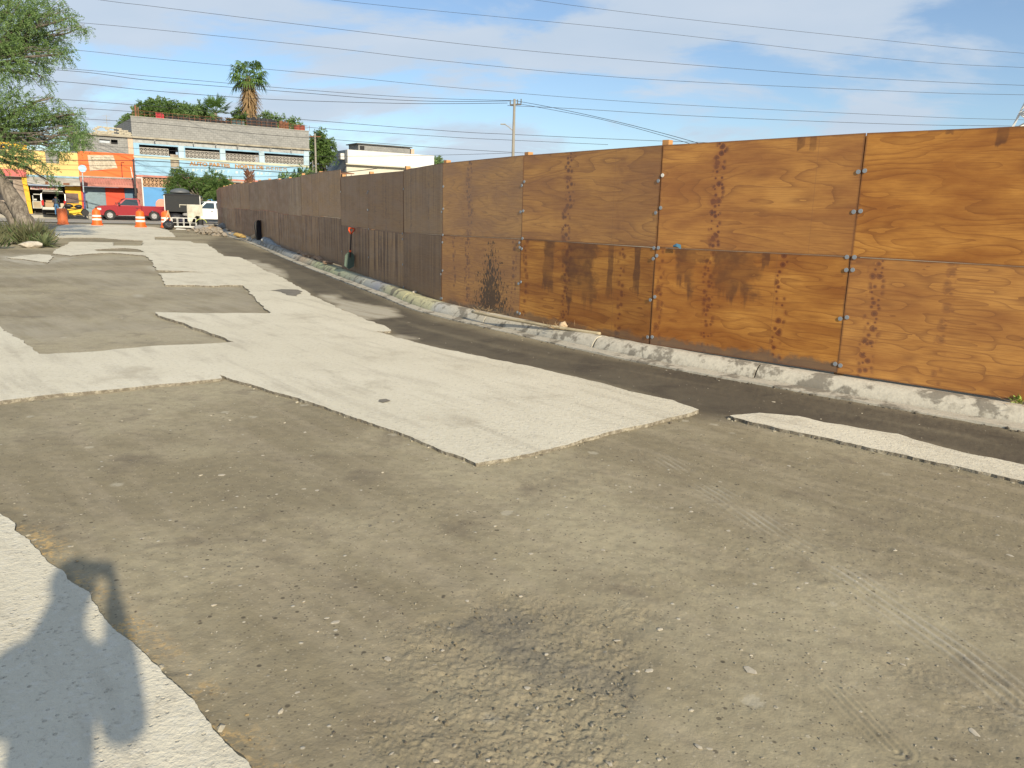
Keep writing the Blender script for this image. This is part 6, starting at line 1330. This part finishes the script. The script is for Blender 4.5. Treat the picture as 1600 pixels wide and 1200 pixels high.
# ------------------------------------------------------------------ poles, wires, tower
polec = paint('concrete_pole', (.26, .24, .20), rough=.85, var=.2, scale=1)
g = gpt(800, 300, 57); zt = pt(798, 159, 57).z
up = empty('utility_pole', g, 0, 'tall concrete utility pole with a crossarm behind the fence', 'utility pole'); hp = zt - g.z
MB().tube([(0, 0, -.2), (0, 0, hp)], [.15, .085], 10).build('shaft', polec, up, smooth=True)
MB().bar((-.32, 0, hp - .42), (.50, .1, hp - .33), .10).build('crossarm', paint('dark_steel', (.08, .08, .085), rough=.7), up)
for x, z in ((-.30, -.38), (.22, -.33), (.48, -.28)): MB().lathe([(.03, 0), (.055, .06), (.03, .1), (.055, .16), (.03, .2), (.05, .27), (.02, .32)], 8, (x, .03, hp + z)).build('insulator', paint('insulator_glaze', (.16, .18, .18), rough=.3), up)
MB().tube([(-.05, 0, hp - 2.2), (-.35, 0, hp - 1.95), (-.62, 0, hp - 1.78)], .03, 6).build('lamp_arm', conc, up); MB().box(-.98, -.6, -.07, .07, hp - 1.80, hp - 1.72).build('lamp_head', conc, up, bevel=.02)
def pole(label, px, py_top, zc, r0=.14, name='utility_pole', mat=None, lean=0):
    g = gpt(px, 320, zc); zt = pt(px, py_top, zc).z; p = empty(name, g, 0, label, 'utility pole'); MB().tube([(0, 0, -.2), (lean, 0, zt - g.z)], [r0, r0 * .65], 9).build('shaft', mat or polec, p, smooth=True); return p, zt - g.z
p_, h_ = pole('grey pole between the blue building and the white house', 495, 211, 84); MB().bar((-.6, 0, h_ - .3), (.6, 0, h_ - .3), .1).build('crossarm', rust, p_)
pole('thin grey pole just left of the gap tree', 490.5, 252, 82, .06)
g = pt(133, 335, 67.5); g.z = .42; tp_ = pt(128.5, 268, 67.5); sgn_ = empty('sign_pole', g, 0, 'tall thin painted pole carrying a round pale blue disc before the shops', 'sign pole')
MB().tube([(0, 0, 0), (tp_.x - g.x, tp_.y - g.y, (tp_.z - g.z) * .53)], .085, 8).build('lower_shaft', paint('blue_violet_paint', (.06, .06, .22), rough=.6, var=.3), sgn_)
MB().tube([((tp_.x - g.x) * .53, (tp_.y - g.y) * .53, (tp_.z - g.z) * .53), (tp_.x - g.x, tp_.y - g.y, tp_.z - g.z)], .05, 8).build('upper_shaft', paint('grey_blue_wall2', (.35, .42, .46), rough=.7), sgn_)
dc = MB().lathe([(.02, -.04), (.30, -.03), (.32, 0), (.30, .03), (.02, .04)], 24, axis='y').build('disc', paint('pale_blue_disc', (.36, .60, .78), rough=.5, var=.15, scale=4), sgn_); dc.location = (tp_.x - g.x + .1, tp_.y - g.y - .1, tp_.z - g.z + .25); dc.rotation_euler = (0, 0, .5)
pole('black pole at the corner of the orange shop and the blue building', 213.5, 249, 70.5, .11, mat=paint('black_pole', (.05, .05, .05), rough=.8))
wirem = paint('black_cable', (.03, .03, .032), rough=.6)
def wire(P, zc, r, label, grp):
    z0, z1 = zc if hasattr(zc, '__len__') else (zc, zc); n = len(P); pts = [pt(x, y, z0 + (z1 - z0) * i / (n - 1)) for i, (x, y) in enumerate(P)]; pts = smoothpath(pts, 8)
    o = MB().tube(pts, r, 5).build('power_line', wirem, None, smooth=True, fix=False); return tag(o, label, 'power line', grp)
HV = 'high cables crossing the sky'
wire([(500, -78), (830, -1), (1400, 65), (1610, 84), (1900, 105)], 75, .016, 'topmost thin cable, entering right of the picture\'s top middle', HV)
wire([(200, -45), (520, 0), (1000, 48), (1400, 93), (1610, 106), (1900, 118)], 75, .016, 'second thin cable from the top, entering at the picture\'s top middle', HV)
wire([(-200, -50), (150, -1), (240, 10), (500, 42), (800, 77), (1200, 111), (1400, 124.5), (1590, 133), (1900, 142)], 62, .015, 'heavy cable entering at the top left and ending low on the right', HV)
wire([(-200, 8), (120, 35), (240, 46), (500, 73), (700, 96), (1000, 123), (1400, 142.5), (1590, 148), (1900, 152)], 64, .015, 'cable starting beside the mesquite\'s upper branch tip', HV)
wire([(-200, 52), (115, 78), (240, 91.5), (500, 116), (700, 136), (1000, 160), (1400, 180.5), (1590, 187), (1900, 192)], 66, .015, 'cable passing just above the tall palm', HV)
wire([(-200, 88), (100, 107), (240, 119.6), (460, 139), (600, 149.5), (700, 154.5), (797, 157)], (62, 57), .015, 'upper of the pair of cables ending on the utility pole\'s top', HV)
wire([(-200, 94), (100, 110), (240, 126.3), (460, 144), (600, 155), (700, 158.5), (808, 157.5)], (62, 57), .018, 'lower of the pair of cables ending on the utility pole\'s top', HV)
wire([(-200, 108), (90, 127), (240, 142), (420, 155), (600, 161), (700, 162), (793, 161)], (62, 57), .018, 'cable behind the palm ending on the crossarm\'s left', HV)
wire([(808, 158), (850, 165.5), (920, 180), (1000, 199), (1085, 222), (1180, 252)], (57, 40), .016, 'upper service cable dropping from the pole towards the fence', HV)
wire([(810, 162), (870, 173), (950, 189), (1060, 219), (1130, 243)], (57, 42), .014, 'lower service cable dropping from the pole behind the fence', HV)
wire([(793, 165), (900, 170), (1100, 182), (1400, 194), (1590, 197), (1900, 201)], (57, 66), .016, 'cable leaving the pole to the right just above the fence', HV)
LV = 'lower cables behind the fence'
wire([(-150, 140), (80, 154), (240, 166.5), (470, 186.5), (700, 204.7), (800, 210), (1000, 219), (1200, 226)], 64, .018, 'cable running past the roof and palm base', LV)
wire([(-150, 152), (60, 165), (240, 177), (470, 198), (700, 214), (800, 219), (950, 226)], 62, .016, 'cable touching the parapet\'s right end', LV)
wire([(-150, 170), (100, 184), (240, 193), (400, 209), (520, 218), (700, 232), (820, 239)], 60, .016, 'cable drawn across the block parapet', LV)
wire([(-150, 205), (100, 222), (215, 232), (420, 243), (560, 244), (700, 242), (800, 239)], 60, .014, 'slack cable crossing the upper windows', LV)
wire([(-100, 246), (60, 250), (213.5, 251), (300, 256), (420, 268), (520, 270), (600, 262)], 64, .030, 'thick black cable drawn across the orange wall', LV)
wire([(-100, 252), (60, 257), (213.5, 259), (300, 262), (420, 263), (520, 255)], 64, .016, 'thin cable beneath the thick one on the orange wall', LV)
wire([(-100, 258), (60, 264), (213.5, 268), (320, 274), (420, 276), (500, 268)], 63, .014, 'lowest thin cable crossing banner and lettering wall', LV)
wire([(-100, 228), (60, 236), (213.5, 243), (330, 252), (450, 262), (520, 262)], 63, .013, 'thin cable just above the lettering', LV)
# lattice tower at the right
tw = gpt(1613, 330, 60); tT = 12.5; tow = empty('lattice_tower', tw, .25, 'white and red lattice tower rising behind the fence at the right edge', 'tower')
whs = paint('tower_white', (.70, .70, .68), rough=.6); reds = paint('tower_red', (.50, .04, .04), rough=.6)
def tx(z, s): return s * (3.6 - (3.6 - .5) * min(1, z / 14.0))
for sx in (-1, 1):
    for sy in (-1, 1):
        for z0, z1, mt in ((-.2, 12.3, whs), (12.3, 13.3, reds), (13.3, 14, whs)):
            MB().bar((tx(z0, sx), tx(z0, sy), z0), (tx(z1, sx), tx(z1, sy), z1), .16).build('leg', mt, tow)
lv = [0, 2.2, 4.2, 6.0, 7.6, 9.0, 10.2, 11.3, 12.3, 13.2, 14]
m = MB()
for a, b in zip(lv, lv[1:]):
    for ax_ in (0, 1):
        for sg in (-1, 1):
            P0 = [(tx(z, s), tx(z, sg)) if ax_ == 0 else (tx(z, sg), tx(z, s)) for z, s in ((a, -1), (a, 1), (b, 1), (b, -1))]
            m.bar((*P0[0], a), (*P0[2], b), .08).bar((*P0[1], a), (*P0[3], b), .08).bar((*P0[0], a), (*P0[1], a), .08)
m.build('bracing', whs, tow)
MB().bar((-3.2, -.4, 8.6), (3.2, -.4, 8.6), .10).bar((-2.4, -.4, 12.3), (2.4, -.4, 12.3), .10).build('crossarm', paint('dark_steel', (.08, .08, .085)), tow)
for x, z in ((-3.1, 8.6), (3.1, 8.6), (-2.3, 12.3), (2.3, 12.3)): MB().tube([(x, -.4, z), (x - .15, -.4, z - 1.5)], .05, 6).build('insulator_string', paint('dark_steel', (.08, .08, .085)), tow)

# ------------------------------------------------------------------ people
skinm = paint('skin', (.30, .16, .10), rough=.6, var=.06); hairm = paint('dark_hair', (.015, .012, .010), rough=.7)
def person(label, loc, rz, J_, E_, regions, mats, scale=1.0, hands=None, face=True):
    "J_: name -> ((x,y,z), radius); one skinned surface; regions: function(point) -> material slot"
    names = list(J_); me = bpy.data.meshes.new('body'); me.from_pydata([J_[n][0] for n in names], [(names.index(a), names.index(b)) for a, b in E_], [])
    o = bpy.data.objects.new('body', me); C.objects.link(o); sk = o.modifiers.new('skin', 'SKIN'); sk.use_smooth_shade = True; sk.branch_smoothing = .6
    for i, n in enumerate(names):
        rr_ = J_[n][1]; me.skin_vertices[0].data[i].radius = rr_ if hasattr(rr_, '__len__') else (rr_, rr_)
    me.skin_vertices[0].data[names.index('pelvis')].use_root = True
    sb = o.modifiers.new('sub', 'SUBSURF'); sb.levels = 2; sb.render_levels = 2
    bpy.context.view_layer.update(); dg = bpy.context.evaluated_depsgraph_get(); nm = bpy.data.meshes.new_from_object(o.evaluated_get(dg)); bpy.data.objects.remove(o)
    nm.materials.clear()
    for m_ in mats: nm.materials.append(m_)
    for p in nm.polygons: p.material_index = regions(p.center); p.use_smooth = True
    root = empty('person', loc, rz, label, 'person'); root.scale = (scale,) * 3; b = bpy.data.objects.new('body', nm); C.objects.link(b); b.parent = root; return root
def hair(root, c, r, drop=.02):
    bm = bmesh.new(); bmesh.ops.create_uvsphere(bm, u_segments=18, v_segments=12, radius=1)
    bmesh.ops.delete(bm, geom=[v for v in bm.verts if v.co.z < -.05 - .5 * max(0, -v.co.y) + .75 * max(0, v.co.y)], context='VERTS')
    me = bpy.data.meshes.new('hair'); bm.to_mesh(me); bm.free(); me.materials.append(hairm)
    for p in me.polygons: p.use_smooth = True
    o = bpy.data.objects.new('hair', me); C.objects.link(o); o.parent = root; o.location = c; o.scale = (r * .86, r * 1.04, r * 1.08); sd = o.modifiers.new('solid', 'SOLIDIFY'); sd.thickness = .08; return o
def face(root, c, r, look=1):
    eye = MB(); ew = paint('eye_white', (.6, .58, .55), rough=.3); 
    for s in (-1, 1):
        e = MB().rock((0, 0, 0), .013, (1, 1, 1), 1, 2).build('eye', ew, root, smooth=True); e.location = (c[0] + s * .032, c[1] + r * .86, c[2] + .005)
        e2 = MB().rock((0, 0, 0), .028, (.35, .6, 1.1), 1, 2).build('ear', skinm, root, smooth=True); e2.location = (c[0] + s * r * .84, c[1] - .005, c[2] - .01)
    n = MB().add([(0, .0, .03), (-.014, 0, -.02), (.014, 0, -.02), (0, .028, -.016)], [(0, 1, 3), (0, 3, 2), (1, 2, 3), (0, 2, 1)]).build('nose', skinm, root); n.location = (c[0], c[1] + r * .88, c[2] - .01)
    m_ = MB().rock((0, 0, 0), .022, (1, .4, .28), 1, 2).build('mouth', paint('lips', (.28, .10, .08), rough=.5), root, smooth=True); m_.location = (c[0], c[1] + r * .86, c[2] - .05)
# the photographer, standing behind the camera with both hands at the phone
hy = -.27
JP = dict(pelvis=((0, hy - .05, .95), (.155, .115)), belly=((0, hy - .03, 1.10), (.155, .115)), chest=((0, hy - .03, 1.30), (.18, .125)), neckb=((0, hy - .0, 1.51), (.085, .08)), neck=((0, hy + .03, 1.59), .060), head1=((0, hy + .08, 1.64), (.074, .086)), head2=((0, hy + .09, 1.71), (.088, .104)), head3=((0, hy + .08, 1.79), (.06, .075)))
EP = [('pelvis', 'belly'), ('belly', 'chest'), ('chest', 'neckb'), ('neckb', 'neck'), ('neck', 'head1'), ('head1', 'head2'), ('head2', 'head3')]
for s, n in ((-1, 'l'), (1, 'r')):
    JP.update({n + 'sh': ((s * .20, hy - .02, 1.43), .085), n + 'el': ((s * .20, hy + .06, 1.22), .075), n + 'fo': ((s * .155, hy + .13, 1.42), .068), n + 'wr': ((s * .118, hy + .19, 1.59), (.040, .046)), n + 'pa': ((s * .108, hy + .215, 1.665), (.018, .036)),
        n + 'hip': ((s * .10, hy - .05, .88), .098), n + 'kn': ((s * .12, hy - .02, .50), .060), n + 'an': ((s * .13, hy - .06, .09), .042), n + 'to': ((s * .15, hy + .11, .045), (.045, .032))})
    EP += [('neckb', n + 'sh'), (n + 'sh', n + 'el'), (n + 'el', n + 'fo'), (n + 'fo', n + 'wr'), (n + 'wr', n + 'pa'), ('pelvis', n + 'hip'), (n + 'hip', n + 'kn'), (n + 'kn', n + 'an'), (n + 'an', n + 'to')]
    for i, (dz, ln) in enumerate(((.030, .055), (.012, .062), (-.006, .058), (-.022, .048))):
        JP[n + 'f%da' % i] = ((s * .100, hy + .230, 1.69 + dz), .0085); JP[n + 'f%db' % i] = ((s * .090, hy + .251, 1.695 + dz), .008); JP[n + 'f%dc' % i] = ((s * (.088 - ln * .35), hy + .257, 1.697 + dz), .007)
        EP += [(n + 'pa', n + 'f%da' % i), (n + 'f%da' % i, n + 'f%db' % i), (n + 'f%db' % i, n + 'f%dc' % i)]
    JP[n + 'ta'] = ((s * .100, hy + .195, 1.675), .011); JP[n + 'tb'] = ((s * .072, hy + .208, 1.690), .009); EP += [(n + 'wr', n + 'ta'), (n + 'ta', n + 'tb')]
shirt = paint('navy_shirt', (.03, .04, .07), rough=.85); jean = paint('blue_jeans', (.05, .08, .15), rough=.9, var=.2); shoe = paint('dark_shoe', (.03, .025, .02), rough=.6)
def reg(c):
    if c.z < .10: return 3
    if c.z < .97 and abs(c.x) < .24 : return 2
    if c.z > 1.50 and abs(c.x) < .12 and c.y < hy + .2: return 0
    if c.y > hy + .17 and c.z > 1.55: return 0
    return 1
ph_ = person('photographer in navy shirt and jeans standing at the camera spot', (-.075, -.06, 0), 0, JP, EP, reg, [skinm, shirt, jean, shoe])
hair(ph_, (0, hy + .065, 1.73), .104); face(ph_, (0, hy + .09, 1.70), .104)
pho = MB().box(-.082, .082, -.006, .006, -.038, .038).build('phone', blackp, None, bevel=.004); pho.location = (-.075, -.075, 1.70); pho.rotation_euler = (-TH, 0, 0); tag(pho, 'black phone held level in the photographer\'s hands', 'phone')
MB().lathe([(.012, 0), (.012, .003)], 14, (.066, .008, .02), axis='y').build('lens', glass, pho)
# man leaning into the back of the wagon
JM = dict(pelvis=((0, 0, .93), (.14, .12)), belly=((.0, .10, 1.06), (.15, .115)), chest=((0, .24, 1.24), (.18, .125)), neckb=((0, .34, 1.37), (.08, .07)), neck=((0, .40, 1.42), .058), head1=((0, .46, 1.46), (.07, .08)), head2=((0, .50, 1.53), (.08, .095)), head3=((0, .50, 1.60), (.055, .07)))
EM = EP[:7]
for s, n in ((-1, 'l'), (1, 'r')):
    JM.update({n + 'sh': ((s * .19, .31, 1.34), .066), n + 'el': ((s * .26, .46, 1.14), .046), n + 'wr': ((s * .16, .68, 1.06), (.03, .026)), n + 'pa': ((s * .14, .75, 1.04), (.036, .018)), n + 'hip': ((s * .09, -.02, .86), .098), n + 'kn': ((s * (.11), .06 - .06 * s, .48), .06), n + 'an': ((s * .12, -.05 - .06 * s, .09), .043), n + 'to': ((s * .13, .13 - .06 * s, .045), (.045, .032))})
    EM = EM + [('neckb', n + 'sh'), (n + 'sh', n + 'el'), (n + 'el', n + 'wr'), (n + 'wr', n + 'pa'), ('pelvis', n + 'hip'), (n + 'hip', n + 'kn'), (n + 'kn', n + 'an'), (n + 'an', n + 'to')]
    for i in range(4): x = s * (.165 - i * .018); JM[n + 'f%d' % i] = ((x, .80, 1.035), .010); JM[n + 'g%d' % i] = ((x, .835, 1.015), .009); EM = EM + [(n + 'pa', n + 'f%d' % i), (n + 'f%d' % i, n + 'g%d' % i)]
    JM[n + 't'] = ((s * .105, .745, 1.035), .011); EM = EM + [(n + 'wr', n + 't')]
def regm(c):
    if c.z < .09: return 3
    if c.z < .96: return 2
    if c.z > 1.41 and c.y > .38 and abs(c.x) < .12: return 0
    if c.y > .5 and c.z < 1.25: return 0
    return 1
lp = pt(89.5, 334.5, 65.2); mn_ = person('man in dark shirt and blue jeans leaning into the open back of the silver wagon', (lp.x, lp.y, .43), sv.rotation_euler.z - PI / 2, JM, EM, regm, [skinm, shirt, paint('bright_blue_jeans', (.05, .14, .28), rough=.9), shoe], .98)
hair(mn_, (0, .48, 1.55), .095); face(mn_, (0, .51, 1.52), .095)

for o in bpy.data.objects:
    if o.name.split('.')[0] in ('lettering', 'worn_lettering', 'faded_lettering'): o['kind'] = 'stuff'
